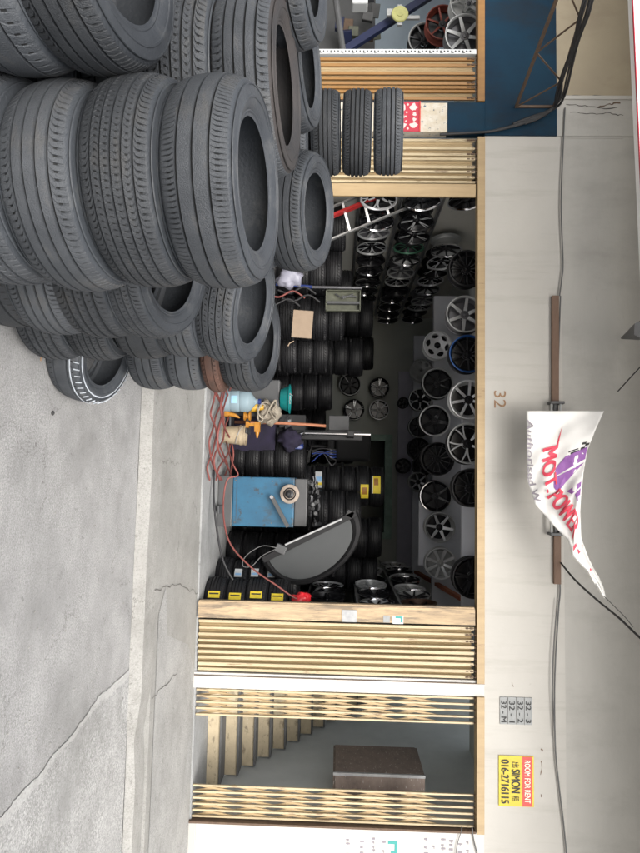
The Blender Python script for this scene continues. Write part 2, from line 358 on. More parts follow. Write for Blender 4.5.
# ------------------------------------------------------------------ mesh building
class MB:
    def __init__(s):
        s.v = []; s.f = []; s.m = []; s.mats = []; s.cur = 0

    def use(s, m):
        if m not in s.mats: s.mats.append(m)
        s.cur = s.mats.index(m); return s

    def add(s, vs, fs, mi=None):
        o = len(s.v); s.v += [tuple(p) for p in vs]
        for f in fs:
            s.f.append([i + o for i in f]); s.m.append(s.cur if mi is None else mi)
        return s

    def box(s, c, d, rz=0.0, rx=0.0, ry=0.0, mx=None):
        h = [x / 2 for x in d]
        vs = [Vector((sx * h[0], sy * h[1], sz * h[2])) for sx in (-1, 1) for sy in (-1, 1) for sz in (-1, 1)]
        rot = Matrix.Rotation(rz, 3, 'Z') @ Matrix.Rotation(ry, 3, 'Y') @ Matrix.Rotation(rx, 3, 'X')
        if mx: rot = mx
        vs = [rot @ p + Vector(c) for p in vs]
        return s.add(vs, [(0, 1, 3, 2), (4, 6, 7, 5), (0, 4, 5, 1), (2, 3, 7, 6), (0, 2, 6, 4), (1, 5, 7, 3)])

    def span(s, x0, x1, y0, y1, z0, z1):
        return s.box(((x0 + x1) / 2, (y0 + y1) / 2, (z0 + z1) / 2), (x1 - x0, y1 - y0, z1 - z0))

    def beam(s, a, b, wd, th):
        a = Vector(a); b = Vector(b); d = b - a; L = d.length; z = d.normalized()
        ref = Vector((0, 1, 0)) if abs(z.y) < .9 else Vector((1, 0, 0))
        x = ref.cross(z).normalized(); y = z.cross(x)
        mx = Matrix((x, y, z)).transposed()
        return s.box((a + b) / 2, (wd, th, L), mx=mx)

    def tube(s, pts, r, n=8, caps=True):
        pts = [Vector(p) for p in pts]; k = len(pts)
        rr = r if isinstance(r, (list, tuple)) else [r] * k
        vs = []; prev = None
        for i, p in enumerate(pts):
            d = (pts[min(i + 1, k - 1)] - pts[max(i - 1, 0)]).normalized()
            if prev is None:
                a = Vector((0, 0, 1)) if abs(d.z) < .9 else Vector((1, 0, 0))
                x = d.cross(a).normalized()
            else:
                x = (prev - d * prev.dot(d)).normalized()
            prev = x; y = d.cross(x)
            for j in range(n):
                t = 2 * math.pi * j / n
                vs.append(p + (x * math.cos(t) + y * math.sin(t)) * rr[i])
        fs = []
        for i in range(k - 1):
            for j in range(n):
                a = i * n + j; b = i * n + (j + 1) % n
                fs.append((a, b, b + n, a + n))
        if caps:
            fs.append(tuple(reversed(range(n)))); fs.append(tuple(range((k - 1) * n, k * n)))
        return s.add(vs, fs)

    def lathe(s, prof, n=32, c=(0, 0, 0), mx=None, closed=False, caps=False):
        """prof: (r, z) pairs revolved round Z"""
        k = len(prof); vs = []
        for i in range(n):
            t = 2 * math.pi * i / n
            for r, z in prof: vs.append(Vector((r * math.cos(t), r * math.sin(t), z)))
        if mx: vs = [mx @ p for p in vs]
        vs = [p + Vector(c) for p in vs]
        fs = []
        e = k if closed else k - 1
        for i in range(n):
            i2 = (i + 1) % n
            for j in range(e):
                j2 = (j + 1) % k
                fs.append((i * k + j, i2 * k + j, i2 * k + j2, i * k + j2))
        if caps:
            fs.append(tuple(i * k for i in range(n))[::-1]); fs.append(tuple(i * k + k - 1 for i in range(n)))
        return s.add(vs, fs)

    def prism(s, poly, y0, y1, top=None, mx=None, c=(0, 0, 0)):
        """poly of (x, z) pushed from y0 to y1"""
        n = len(poly)
        vs = [Vector((x, y0, z)) for x, z in poly] + [Vector((x, y1, z)) for x, z in poly]
        if mx: vs = [mx @ p for p in vs]
        vs = [p + Vector(c) for p in vs]
        s.add(vs, [tuple(range(n)), tuple(reversed(range(n, 2 * n)))] + [(i, i + n, (i + 1) % n + n, (i + 1) % n) for i in range(n)])
        return s

    def build(s, name, m=None, parent=None, smooth=None, loc=None, bevel=0, label=None, fixn=True):
        me = bpy.data.meshes.new(name)
        me.from_pydata([tuple(p) for p in s.v], [], s.f)
        if m is not None: me.materials.append(m)
        for q in s.mats: me.materials.append(q)
        if m is None and s.mats: me.polygons.foreach_set('material_index', s.m)
        me.update()
        if fixn:
            import bmesh
            bm = bmesh.new(); bm.from_mesh(me)
            bmesh.ops.recalc_face_normals(bm, faces=bm.faces)
            bm.to_mesh(me); bm.free()
        if smooth:
            me.shade_smooth(); me.set_sharp_from_angle(angle=R_(smooth))
        o = bpy.data.objects.new(name, me); COL.objects.link(o)
        if parent: o.parent = parent
        if loc: o.location = loc
        if bevel:
            b = o.modifiers.new('edge', 'BEVEL'); b.width = bevel; b.segments = 2; b.limit_method = 'ANGLE'
        if label: o['label'] = label
        return o


def thing(name, label, cat, loc=(0, 0, 0), group=None, rot=None):
    o = bpy.data.objects.new(name, None); COL.objects.link(o)
    o.empty_display_size = .1
    o.location = loc
    if rot: o.rotation_euler = rot
    o['label'] = label; o['category'] = cat
    if group: o['group'] = group
    return o


def tag(o, label, cat, group=None):
    o['label'] = label; o['category'] = cat
    if group: o['group'] = group
    return o


def struct(o):
    o['kind'] = 'structure'; return o


def copy_tree(o, parent=None):
    c = o.copy(); COL.objects.link(c)
    if parent is not None: c.parent = parent
    for ch in [q for q in ALLCH.get(o.name, [])]: copy_tree(ch, c)
    return c


ALLCH = {}


def off_tree(root, loc):
    """parts written in world coordinates: keep them in place under an Empty standing at loc"""
    root.location = loc
    for ch in list(COL.objects):
        if ch.parent == root: ch.location = Vector(ch.location) - Vector(loc)


def text_mesh(s, name, m, parent, w, h, loc, align='flat', ext=.0015, shear=0.0, bold=0.0):
    cu = bpy.data.curves.new(name, 'FONT'); cu.body = s; cu.size = 1; cu.extrude = 0; cu.shear = shear; cu.offset = 0
    cu.align_x = 'LEFT'
    o = bpy.data.objects.new(name, cu); COL.objects.link(o)
    dg = bpy.context.evaluated_depsgraph_get()
    me = bpy.data.meshes.new_from_object(o.evaluated_get(dg))
    bpy.data.objects.remove(o); bpy.data.curves.remove(cu)
    xs = [v.co.x for v in me.vertices]; ys = [v.co.y for v in me.vertices]
    x0, x1, y0, y1 = min(xs), max(xs), min(ys), max(ys)
    for v in me.vertices:
        v.co = ((v.co.x - x0) / (x1 - x0) * w, (v.co.y - y0) / (y1 - y0) * h, 0)
    me.materials.clear(); me.materials.append(m)
    if bold > .006:
        import bmesh
        bm = bmesh.new(); base = me.copy(); k_ = bold * w / max(x1 - x0, .01) * 1.6
        bm.from_mesh(me)
        for dx, dd in ((-k_, .0004), (k_, .0008), (-k_ * .5, .0012)):
            n0 = len(bm.verts); bm.from_mesh(base); bm.verts.ensure_lookup_table()
            for q in bm.verts[n0:]: q.co.x += dx; q.co.z += dd
        bm.to_mesh(me); bm.free(); bpy.data.meshes.remove(base)
    if align == 'raw': return me
    for v in me.vertices: v.co = (v.co.x, -v.co.z, v.co.y)
    me.name = name
    o = bpy.data.objects.new(name, me); COL.objects.link(o); o.parent = parent; o.location = loc
    return o


D = 7.1                                   # street face of the shophouse
def FX(u, v=341): return at(u, v, D).x
def FZ(v, u=426): return at(u, v, D).z
Z_PAVE, Z_FLOOR, Z_LINT = .10, .12, FZ(484.5)
Y_KERB = 5.15

# ------------------------------------------------------------------ the setting: road, kerb, pavement
b = MB(); b.span(-60, 60, -60, Y_KERB, -.3, 0)
struct(b.build('road', M['road']))
pts = [at(674 + random.uniform(-3, 3), 129, 1)]
# broken concrete patch on the road (thin sheet with an irregular edge)
edge = [(668, 134), (690, 110), (700, 98), (716, 88), (726, 80), (738, 72), (750, 60), (762, 50), (780, 38), (797, 20), (815, 6), (838, -12), (870, -60), (905, -110)]
def ground_pt(u, v, z=0.0):
    d = fw + rt * ((u - 426.5) / F_PX) + up * ((v - 320.0) / F_PX)
    return EYE + d * ((z - EYE.z) / d.z)
pe = []
for i in range(len(edge) - 1):
    a = ground_pt(*edge[i]); c = ground_pt(*edge[i + 1])
    for k in range(6):
        p = a.lerp(c, k / 6)
        pe.append((p.x + random.uniform(-.009, .009), p.y + random.uniform(-.009, .009)))
poly = [(x, y) for x, y in pe] + [(40, pe[-1][1]), (40, Y_KERB - .001)] + [(pe[0][0], Y_KERB - .001)]
b = MB(); n = len(poly)
b.add([(x, y, .004) for x, y in poly] + [(x, y, -.01) for x, y in poly], [tuple(range(n))] + [(i, i + n, (i + 1) % n + n, (i + 1) % n) for i in range(n)])
struct(b.build('rough_road_patch', M['rough']))
# pale worn lip along the edge of the patch
b = MB(); L = []
for i, (x, y) in enumerate(pe[:-1]):
    wd = .004 + .030 * max(0, math.sin(i * .13 + .8)) ** 2 + .03 * max(0, (i - 55) / 30) + random.uniform(0, .010)
    L.append(((x - .022, y - .012), (x + wd, y + wd * .55)))
vs = []
for a, c in L: vs += [(a[0], a[1], .0048), (c[0], c[1], .0062)]
b.add(vs, [(2 * i, 2 * i + 1, 2 * i + 3, 2 * i + 2) for i in range(len(L) - 1)])
struct(b.build('road_patch_edge', ground_mat('pale_cement', (.46, .46, .45), (.36, .36, .35), (.6, .6, .6), crack=False)))
b = MB(); random.seed(3)
xs = [-14 + .35 * i for i in range(90)]
vs = []
for x in xs:
    j = random.uniform(-.012, .012) + (.03 * random.random() if x > 1.9 else 0)
    h = Z_PAVE + .004 + random.uniform(-.004, .003) - (.05 * random.random() if 1.9 < x else 0)
    vs += [(x, Y_KERB + j - .002, 0.002), (x, Y_KERB + j + .015, h), (x, Y_KERB + .30, h + .002), (x, Y_KERB + .30, 0)]
fs = []
for i in range(len(xs) - 1):
    for k in range(3): fs.append((4 * i + k, 4 * i + 4 + k, 4 * i + 5 + k, 4 * i + 1 + k))
b.add(vs, fs)
struct(b.build('kerb', M['kerb']))
b = MB(); b.span(-30, 30, Y_KERB + .28, D + .02, -.2, Z_PAVE)
struct(b.build('pavement', M['pave']))
b = MB()
b.add([(0.2, Y_KERB + .5, Z_PAVE + .004), (12, Y_KERB + .3, Z_PAVE + .004), (12, D - .02, Z_PAVE + .004), (2.1, D - .02, Z_PAVE + .004), (1.75, D - .35, Z_PAVE + .004), (1.45, Y_KERB + .75, Z_PAVE + .004), (1.0, Y_KERB + .62, Z_PAVE + .004)], [(0, 1, 2, 3, 4, 5, 6)])
b.v[0] = (1.2, Y_KERB + .42, Z_PAVE + .004)
struct(b.build('pavement_repair', ground_mat('repair_concrete', (.35, .35, .342), (.26, .26, .255), (.50, .50, .49), agg=55, aggamt=.6, crs=1.1)))
b = MB(); b.span(FX(137) - .6, 2.2, D + .02, 15.2, -.1, Z_FLOOR)
struct(b.build('shop_floor', M['shopfloor']))
b = MB(); b.span(-12, FX(137) - .62, D + .02, 13, -.1, Z_FLOOR)
struct(b.build('neighbour_shop_floor', M['shopfloor']))

# ------------------------------------------------------------------ shophouse
XL, XPL0, XPL1 = FX(137), FX(676), FX(692)
XD0, XD1 = FX(692.5), FX(826)
XR = 2.02
TH = .2
Z_TOP = 6.6
bld = thing('shophouse_building', 'white plastered shophouse numbered 32 with open tyre shop and stair door', 'building')
b = MB()
zc = FZ(563)
b.span(XL - .02, 14, D, D + TH, Z_LINT, zc)
b.build('front_wall', M['wall'], bld)
b = MB(); b.span(XL - .02, 14, D, D + TH, zc, Z_TOP)
b.build('upper_wall', M['concrete_wall'], bld)
b = MB(); b.span(XPL0 + .005, XD0 - .005, D, D + .55, Z_PAVE - .05, Z_LINT)
b.build('pillar', M['pillar'], bld)
b = MB(); b.span(XD1, 14, D, D + .55, Z_PAVE + .08, Z_LINT)
b.use(M['concrete_wall'])
bq = MB(); bq.span(XD1, 14, D - .012, D + .5, Z_PAVE - .05, Z_PAVE + .079); bq.build('plinth', M['concrete_wall'], bld, bevel=.006)
b.build('side_wall_face', M['pillar'], bld)
b = MB(); b.span(XL - .05, 14, 5.05, D, 5.15, 5.3)  # overhang out of view, its depth set to shade the upper wall
b.build('unseen_canopy_slab', M['concrete_wall'], bld)
# inside of the shop
b = MB(); b.span(-3.85, -3.65, D + TH, 15.2, 0, 3.9); b.build('left_partition', M['inner_cream'], bld)
b = MB(); b.span(XR, XR + .12, D + TH, 15.2, 0, 3.9); b.build('right_partition', M['inner_wall'], bld)
XJ = at(434, 341, 14.3).x; ZH = at(470, 390, 14.3).z; XJ2 = 1.3
b = MB(); b.span(-3.65, XJ, 14.3, 14.45, 0, 3.9); b.span(XJ2, XR, 14.3, 14.45, 0, 3.9); b.span(XJ, XJ2, 14.3, 14.45, ZH, 3.9)
b.build('back_wall', M['inner_dark'], bld)
b = MB(); b.span(XJ, XJ + .14, 14.22, 14.46, 0, ZH); b.span(XJ2 - .14, XJ2, 14.22, 14.46, 0, ZH); b.span(XJ, XJ2, 14.2, 14.46, ZH - .12, ZH + .04)
b.build('door_frame', M['green'], bld)
b = MB(); b.span(-3.65, XR, 18.0, 18.15, 0, 3.9); b.build('rear_room_wall', M['inner_dark'], bld)
b = MB(); b.span(-3.66, XR + .01, D + TH, 18.2, 3.72, 3.85); b.build('ceiling', M['ceiling'], bld)
b = MB(); b.span(-3.85, XR + .1, 15.2, 18.1, -.1, Z_FLOOR); b.build('rear_floor', M['shopfloor'], bld)
b = MB(); b.span(-3.85, -3.65, 15.2, 18.1, 0, 3.9); b.span(XR, XR + .12, 15.2, 18.1, 0, 3.9); b.build('rear_side_wall', M['inner_dark'], bld)
# cross beams the wheels hang from
for (Y, v, ul, mt, ur) in ((8.25, 463, 405, 'board', 640), (10.3, 433, 296, 'board', 612), (13.5, 413, 336, 'board_light', 600), (14.15, 398, 372, 'purple_grey', 590)):
    z0 = at(450, v, Y).z
    x0 = at(ul, 440, Y).x; x1 = XR - .01
    bb = MB(); bb.span(x0, x1, Y, Y + .12, z0, 3.72)
    bb.build('cross_beam', M[mt], bld)
bb = MB(); z0 = at(520, 462, 8.2).z  # brighter lit stretch of the front beam, put in as a paler sheet
bb.span(at(497, 440, 8.2).x, at(556, 440, 8.2).x, 8.19, 8.24, z0, 3.72); bb.build('panel', M['board_light'], bld, label='lit patch of the front beam painted pale lavender')
bb = MB(); z0 = at(530, 419, 10.2).z  # light falling on the middle beam, put in as a pale sheet
bb.span(at(501, 440, 10.2).x, at(566, 440, 10.2).x, 10.22, 10.29, z0 , 3.72); bb.build('panel', M['board_light'], bld, label='bright patch of light on the middle beam painted white')
# white piece under lintel, gate track (tan channel)
b = MB(); b.span(XL, XPL0 + .03, D - .03, D + .10, Z_LINT - .085, Z_LINT - .002)
b.build('gate_track', M['gold'], bld, bevel=.004)
b = MB(); b.span(XD0 - .005, XD1 + .02, D - .03, D + .10, Z_LINT - .085, Z_LINT - .002)
b.build('gate_track', M['gold'], bld, bevel=.004)
b = MB(); b.span(XL, XPL0, D + .1, D + .4, Z_LINT - .02, Z_LINT + .3)
b.build('lintel_soffit', M['rust'], bld)
b = MB(); b.span(XPL0 + .03, XPL0 + .036, D - .02, D + .1, Z_PAVE, Z_LINT); b.span(XD1 - .002, XD1 + .02, D - .02, D + .1, Z_PAVE, Z_LINT - .09)
b.build('edge_trim', M['rust'], bld)
# house number
text_mesh('32', 'house_number', M['ink_brown'], bld, .19, .13, (FX(388), D - .004, FZ(494)), bold=.0)
# damp stains / seams of the upper wall are in the material; a plaster seam
b = MB(); b.span(XL - .02, XL + .0, D - .006, D - .002, FZ(563), FZ(628)); b.build('plaster_seam', M['concrete_wall'], bld)

# stairwell
XS0, XS1 = XPL0 + .10, XD1 + .02
b = MB(); b.span(XS1, XS1 + .1, D + TH, 12.5, 0, 6.2); b.build('stairwell_wall', M['stair_wall'], bld)
b = MB(); b.span(XR + .125, XR + .2, D + .55, 12.5, 0, 6.2); b.build('stairwell_wall', M['stair_wall'], bld)
b = MB(); b.span(XR + .12, XS1 + .1, 12.5, 12.6, 0, 6.2); b.build('stairwell_wall', M['inner_dark'], bld)
b = MB(); b.span(XR + .12, XS1 + .1, D + TH, 9.2, 3.5, 3.6); b.build('stairwell_ceiling', M['inner_dark'], bld)
b = MB(); b.span(XR + .12, XS1, D + .02, 8.0, -.1, Z_PAVE + .02)
b.build('stairwell_floor', M['shopfloor'], bld)
st = thing('staircase', 'concrete stairs with tan risers climbing inside the right doorway', 'staircase', (2.9, 7.9, Z_PAVE))
bx1 = at(785, 219, 7.9).x
for i in range(16):
    y = 7.9 + .27 * i; z = Z_PAVE + .02 + .172 * i
    b = MB(); b.use(M['stair_riser']).span(XR + .21, bx1, y, y + .03, z, z + .148)
    b.use(M['stair_tread']).span(XR + .21, bx1 - .002, y - .02, y + .29, z + .148, z + .172)
    o = b.build('step', None, st); o.location = -Vector(st.location)
# blocks the gap between the stairs and the wall
b = MB(); pr = [(7.88, Z_PAVE)] + [(7.9 + .27 * 15, Z_PAVE), (7.9 + .27 * 15, Z_PAVE + .172 * 15)]
b.add([(bx1 + .001, y, z) for y, z in pr] + [(bx1 + .05, y, z) for y, z in pr], [(0, 1, 2), (5, 4, 3), (0, 3, 4, 1), (1, 4, 5, 2), (2, 5, 3, 0)])
o = b.build('string_wall', M['stair_wall'], st); o.location = -Vector(st.location)
# meter cupboard
zc0, zc1 = at(783, 333, 7.5).z, at(783, 426, 7.5).z
cx0 = at(776, 380, 7.55).x
mc = thing('meter_cupboard', 'dark brown scuffed wooden cupboard on the stairwell wall', 'cupboard', (cx0, 7.55, zc0))
def rel(o, root): o.location = -Vector(root.location); return o
b = MB(); b.span(cx0, XS1, 7.57, 8.35, zc0, zc1); rel(b.build('cabinet', M['cupboard'], mc, bevel=.005), mc)
b = MB(); b.span(cx0 - .018, cx0 - .001, 7.6, 8.32, zc0 + .02, zc1 - .03); rel(b.build('door', M['cupboard'], mc, bevel=.004), mc)
b = MB(); b.span(cx0 + .01, XS1 - .01, 7.552, 7.568, zc0 + .02, zc1 - .03); rel(b.build('front_panel', M['cupboard'], mc, bevel=.004), mc)
b = MB(); b.span(cx0 - .02, cx0 + .012, 7.55, 7.575, zc0, zc1); rel(b.build('edge_strip', M['galv'], mc), mc)

# ------------------------------------------------------------------ neighbour's blue shop
nb = thing('neighbour_building', 'dark blue painted shopfront of the neighbour with cream panel above', 'building')
XB0, XB1 = FX(103.5), FX(133)
zb = at(60, 556, D).z
b = MB(); b.span(-14, XL - .021, D - .02, D + TH, Z_LINT - .005, zb); b.build('blue_fascia', M['blue'], nb, bevel=.004)
b = MB(); b.span(-14, FX(96), D - .01, D + TH, zb, Z_TOP); b.build('cream_panel', M['cream'], nb)
b = MB(); b.span(FX(96), FX(99.5), D - .03, D + TH, zb, Z_TOP); b.build('panel_trim', M['wall'], nb, bevel=.003)
b = MB(); b.span(FX(99.5), XL - .021, D - .012, D + TH, zb, Z_TOP); b.build('stained_strip', M['concrete_wall'], nb)
zp = at(118, 447, D).z; zq = at(118, 421, D).z
b = MB(); b.span(XB0, XB1, D - .035, D + .1, zp, Z_LINT - .006); b.build('blue_pillar', M['blue'], nb, bevel=.006)
b = MB(); b.span(XB0 + .004, XB1 - .004, D - .031, D + .1, Z_PAVE - .02, zp); b.build('peeling_pillar', M['peel'], nb, bevel=.006)
b = MB(); b.span(-14, XB0 - .02, D - .03, D + .1, Z_LINT - .085, Z_LINT - .006); b.build('gate_track', M['orange_gate'], nb, bevel=.004)
b = MB(); b.span(-9, -3.9, 11.2, 11.3, 0, 3.7); b.build('back_wall', M['pale_blue'], nb)
b = MB(); b.span(-14, -3.86, D + TH, 11.3, 3.6, 3.7); b.build('ceiling', M['inner_dark'], nb)
b = MB(); b.span(-9.0, -8.9, D + TH, 11.3, 0, 3.7); b.build('side_wall', M['inner_dark'], nb)
b = MB(); b.span(-4.0, -3.86, D + TH, 11.3, 0, 3.7); b.build('side_wall', M['inner_wall'], nb)
b = MB(); b.span(-14, XL - .051, 5.05, D, 5.15, 5.3); b.build('unseen_canopy_slab', M['concrete_wall'], nb)  # same unseen overhang carried on, shading the wall above the blue shop

# signboard over the pavement, white with a thin red edge
sa, sc_ = at(-60, 626, 4.98), at(420, 647, 4.98)
sb = thing('signboard', 'white signboard edge with thin red rim high above the grey wall', 'signboard', sa)
sl = (sc_.z - sa.z) / (sc_.x - sa.x); Ls = sc_.x - sa.x
b = MB()
b.add([(0, -.04, .012), (Ls, -.04, .012 + sl * Ls), (Ls, -.04, .85), (0, -.04, .85), (0, .04, .012), (Ls, .04, .012 + sl * Ls), (Ls, .04, .85), (0, .04, .85)],
      [(0, 1, 2, 3), (7, 6, 5, 4), (0, 4, 5, 1), (1, 5, 6, 2), (2, 6, 7, 3), (3, 7, 4, 0)])
b.build('panel', M['signboard'], sb)
b = MB(); b.beam((0, -.044, .01), (Ls, -.044, .01 + sl * Ls), .006, .02); b.build('red_edge', M['poster_red'], sb)

# red printed poster on the pillar
zr0, zr1 = at(118, 396, D).z, at(118, 419, D).z
po = thing('wall_poster', 'small red poster with pale pink prints on the pillar', 'poster', (XB0, D - .045, zr0))
b = MB(); b.span(XB0 + .0, XB1, D - .042, D - .036, zr0, zr1); rel(b.build('sheet', M['poster_red'], po), po)
b = MB(); b.span(XB0 - .005, XB1 + .005, D - .050, D - .034, zr1 - .002, zr1 + .012); rel(b.build('top_strip', M['sign_red'], po), po)
wp = XB1 - XB0
b = MB()
def blob(b, cx, cz, r, y, n=9, k=.35, seed=0, th=.002):
    rg = random.Random(seed)
    p = [(cx + r * (1 + rg.uniform(-k, k)) * math.cos(2 * math.pi * i / n), cz + r * (1 + rg.uniform(-k, k)) * math.sin(2 * math.pi * i / n)) for i in range(n)]
    b.prism(p, y, y + th)
hz = zr1 - zr0
for i, (fx, fz, r) in enumerate([(.22, .25, .045), (.78, .25, .045), (.5, .22, .035), (.2, .75, .04), (.8, .75, .04), (.42, .78, .02), (.6, .78, .02), (.36, .45, .012), (.66, .42, .012), (.1, .5, .014), (.9, .5, .014), (.5, .4, .012)]):
    blob(b, XB0 + fx * wp, zr0 + fz * hz, r, D - .0455, seed=i, n=11, k=.45)
rel(b.build('flower_print', M['poster_pink'], po), po)

# ------------------------------------------------------------------ folding gates
def slat_gate(name, label, x0, x1, z0, z1, Y, nsl, m_slat, m_rec, board=None, group=None, xs=None):
    g = thing(name, label, 'folding gate', ((x0 + x1) / 2, Y, z0), group)
    L = (x0 + x1) / 2
    if xs is None: xs = [x0 + (x1 - x0) * (i + .5) / nsl for i in range(nsl)]
    rg = random.Random(int(abs(x0) * 1000))
    for i, x in enumerate(xs):
        bb = MB(); yy = Y - .012 + rg.uniform(-.012, .012); ww = .030 + rg.uniform(-.004, .006)
        bb.box((x - L, yy - Y, (z1 - z0) / 2), (ww, .03, z1 - z0 - .01 - rg.uniform(0, .02)), rz=rg.uniform(-.25, .25), ry=rg.uniform(-.0016, .0016))
        bb.build('slat', m_slat, g, bevel=.004)
    for i in range(len(xs) - 1):                       # the pressed panels folded between the slats
        xa, xb = xs[i] + .008, xs[i + 1] - .008
        if xb - xa < .02: continue
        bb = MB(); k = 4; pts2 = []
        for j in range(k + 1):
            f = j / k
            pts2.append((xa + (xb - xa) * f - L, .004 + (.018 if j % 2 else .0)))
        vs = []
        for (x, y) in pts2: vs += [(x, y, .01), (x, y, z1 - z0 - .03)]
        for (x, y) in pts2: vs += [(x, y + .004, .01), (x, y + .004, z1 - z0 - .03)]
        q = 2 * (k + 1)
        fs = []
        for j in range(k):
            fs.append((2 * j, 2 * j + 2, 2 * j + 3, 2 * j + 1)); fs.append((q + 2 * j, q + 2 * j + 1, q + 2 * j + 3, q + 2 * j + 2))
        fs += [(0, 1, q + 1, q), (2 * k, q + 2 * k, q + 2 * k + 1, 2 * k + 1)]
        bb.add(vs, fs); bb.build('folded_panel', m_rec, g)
    for x in xs:
        bb = MB(); prf = [(.003, -.10), (.009, -.098), (.009, -.07), (.004, -.066), (.004, -.055), (.010, -.052), (.010, -.02), (.004, -.016), (.004, -.004), (.011, 0), (.011, .02), (.003, .022)]
        bb.lathe(prf, 10, c=(x - L, -.025, z1 - z0)); bb.build('hanger', M['rust'], g)
    return g

zt = Z_LINT - .10
XG0 = FX(603, 250)
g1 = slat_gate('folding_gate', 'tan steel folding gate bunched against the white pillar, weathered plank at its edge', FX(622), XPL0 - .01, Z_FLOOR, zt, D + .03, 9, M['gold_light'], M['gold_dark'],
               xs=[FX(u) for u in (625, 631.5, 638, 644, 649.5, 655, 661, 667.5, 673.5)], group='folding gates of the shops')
L = Vector(g1.location)
b = MB(); b.box((FX(613) - L.x, -.045, (zt - Z_FLOOR) / 2), (FX(621) - FX(605), .035, zt - Z_FLOOR - .01)); b.build('plank', M['plank'], g1, bevel=.004)
b = MB(); b.box((FX(604.5) - L.x, -.02, (zt - Z_FLOOR) / 2), (.02, .07, zt - Z_FLOOR - .02)); b.build('edge_post', M['plank'], g1, bevel=.003)
xa, xb_ = at(622.5, 390, D).x, at(632, 390, D).x; za, zb_ = at(627, 383, D).z, at(627, 403, D).z
b = MB(); b.use(M['label_white']).span(FX(613.5) - L.x, FX(621.5) - L.x, -.0665, -.0635, za - L.z + .10, zb_ - L.z)
b.use(M['ink_teal']).span(FX(614) - L.x, FX(616) - L.x, -.0685, -.066, za - L.z + .13, zb_ - L.z - .01)
b.use(M['ink_teal']).span(FX(616) - L.x, FX(620) - L.x, -.0685, -.066, zb_ - L.z - .03, zb_ - L.z - .01)
b.use(M['sign_grey']).span(FX(613.5) - L.x, FX(620.5) - L.x, -.0665, -.0635, za - L.z, za - L.z + .07)
b.build('sticker', None, g1)
b = MB(); zz = at(615, 342, D).z - L.z
b.span(FX(609) - L.x, FX(621) - L.x, -.070, -.0635, zz, zz + .16); b.build('lock_plate', M['galv'], g1, bevel=.002)

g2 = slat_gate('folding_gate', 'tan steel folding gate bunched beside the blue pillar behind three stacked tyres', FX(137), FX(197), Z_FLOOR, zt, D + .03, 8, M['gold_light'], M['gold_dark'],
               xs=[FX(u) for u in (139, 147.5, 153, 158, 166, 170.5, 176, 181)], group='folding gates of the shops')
L2 = Vector(g2.location)
b = MB(); b.box((FX(190) - L2.x, -.03, (zt - Z_FLOOR) / 2), (FX(196) - FX(183.5), .035, zt - Z_FLOOR - .01)); b.build('plank', M['gold'], g2, bevel=.004)
g3 = slat_gate('folding_gate', 'orange brown folding gate of the blue shop left of the pillar', FX(56), FX(102), Z_FLOOR, zt, D + .03, 8, M['orange_gate'], M['gold_dark'],
               xs=[FX(u) for u in (58, 64, 73, 78, 82, 86.5, 91, 97)], group='folding gates of the shops')
L3 = Vector(g3.location)
b = MB(); xx = FX(52) - L3.x
b.span(xx - .03, xx + .028, -.04, .03, 0, zt - Z_FLOOR)
b.build('slotted_post', M['label_white'], g3, bevel=.003)
b = MB()
for i in range(70):
    z = .04 + i * .0425
    if z > zt - Z_FLOOR - .04: break
    b.span(xx - .012, xx + .004, -.0425, -.0395, z, z + .016)
    if i % 3 == 0: b.span(xx + .009, xx + .018, -.0425, -.0395, z, z + .03)
b.build('slot_holes', M['ink_black'], g3)

def lattice_gate(label, x0, x1, nb_, z0, z1, Y, rg):
    g = thing('lattice_gate', label, 'folding gate', ((x0 + x1) / 2, Y, z0), 'collapsible lattice gates of the stair door')
    L = (x0 + x1) / 2; xs = [x0 + (x1 - x0) * i / (nb_ - 1) - L for i in range(nb_)]
    H = z1 - z0
    for x in xs:
        bb = MB(); bb.box((x, 0, H / 2), (.021, .022, H - .01), ry=rg.uniform(-.001, .001)); bb.build('upright', M['gold_light'], g, bevel=.003)
    per = .43
    bb = MB()
    for i in range(nb_ - 1):
        z = .03
        while z + per < H:
            for (xa, xb2, yy) in ((xs[i], xs[i + 1], .012), (xs[i + 1], xs[i], .020)):
                bb.beam((xa, yy, z), (xb2, yy, z + per), .022, .005)
            z += per
    bb.build('lattice_bars', M['gold'], g)
    for x in xs:
        bb = MB(); bb.tube([(x, 0, H - .01), (x, 0, H + .03)], .008, 8); bb.build('hanger', M['rust'], g)
    return g
rg = random.Random(5)
lattice_gate('tan lattice folding gate bunched on the pillar side of the stair door', FX(695), FX(720), 5, Z_PAVE + .02, zt, D + .04, rg)
lattice_gate('tan lattice folding gate bunched against the far jamb of the stair door', FX(792), FX(823), 6, Z_PAVE + .02, zt, D + .04, rg)

# ------------------------------------------------------------------ signs on the wall
x0, x1 = FX(691.5), FX(718.5)
up_ = thing('unit_number_plate', 'grey plate listing units 32-3, 32-2, 32-1 and 32-M', 'sign', (x0, D, FZ(499)))
rows = ['32 - 3', '32 - 2', '32 - 1', '32 - M']
zz = [at(705, v, D).z for v in (532, 524, 516, 507.5, 499.5)]
for i, t_ in enumerate(rows):
    b = MB(); b.span(x0, x1, D - .010, D - .002, zz[i + 1] + .003, zz[i] - .003); o = b.build('row_plate', M['sign_grey'], up_); rel(o, up_)
    h = (zz[i] - zz[i + 1]) * .66
    o = text_mesh(t_, 'lettering', M['ink_black'], up_, (x1 - x0) * .78, h, (0, 0, 0), bold=.012)
    o.location = Vector((x0 + .04, D - .0125, zz[i + 1] + .015)) - Vector(up_.location)
x0, x1 = FX(749.5), FX(799.5)
z0, z1, zm = at(775, 498.5, D).z, at(775, 533.5, D).z, at(775, 522, D).z
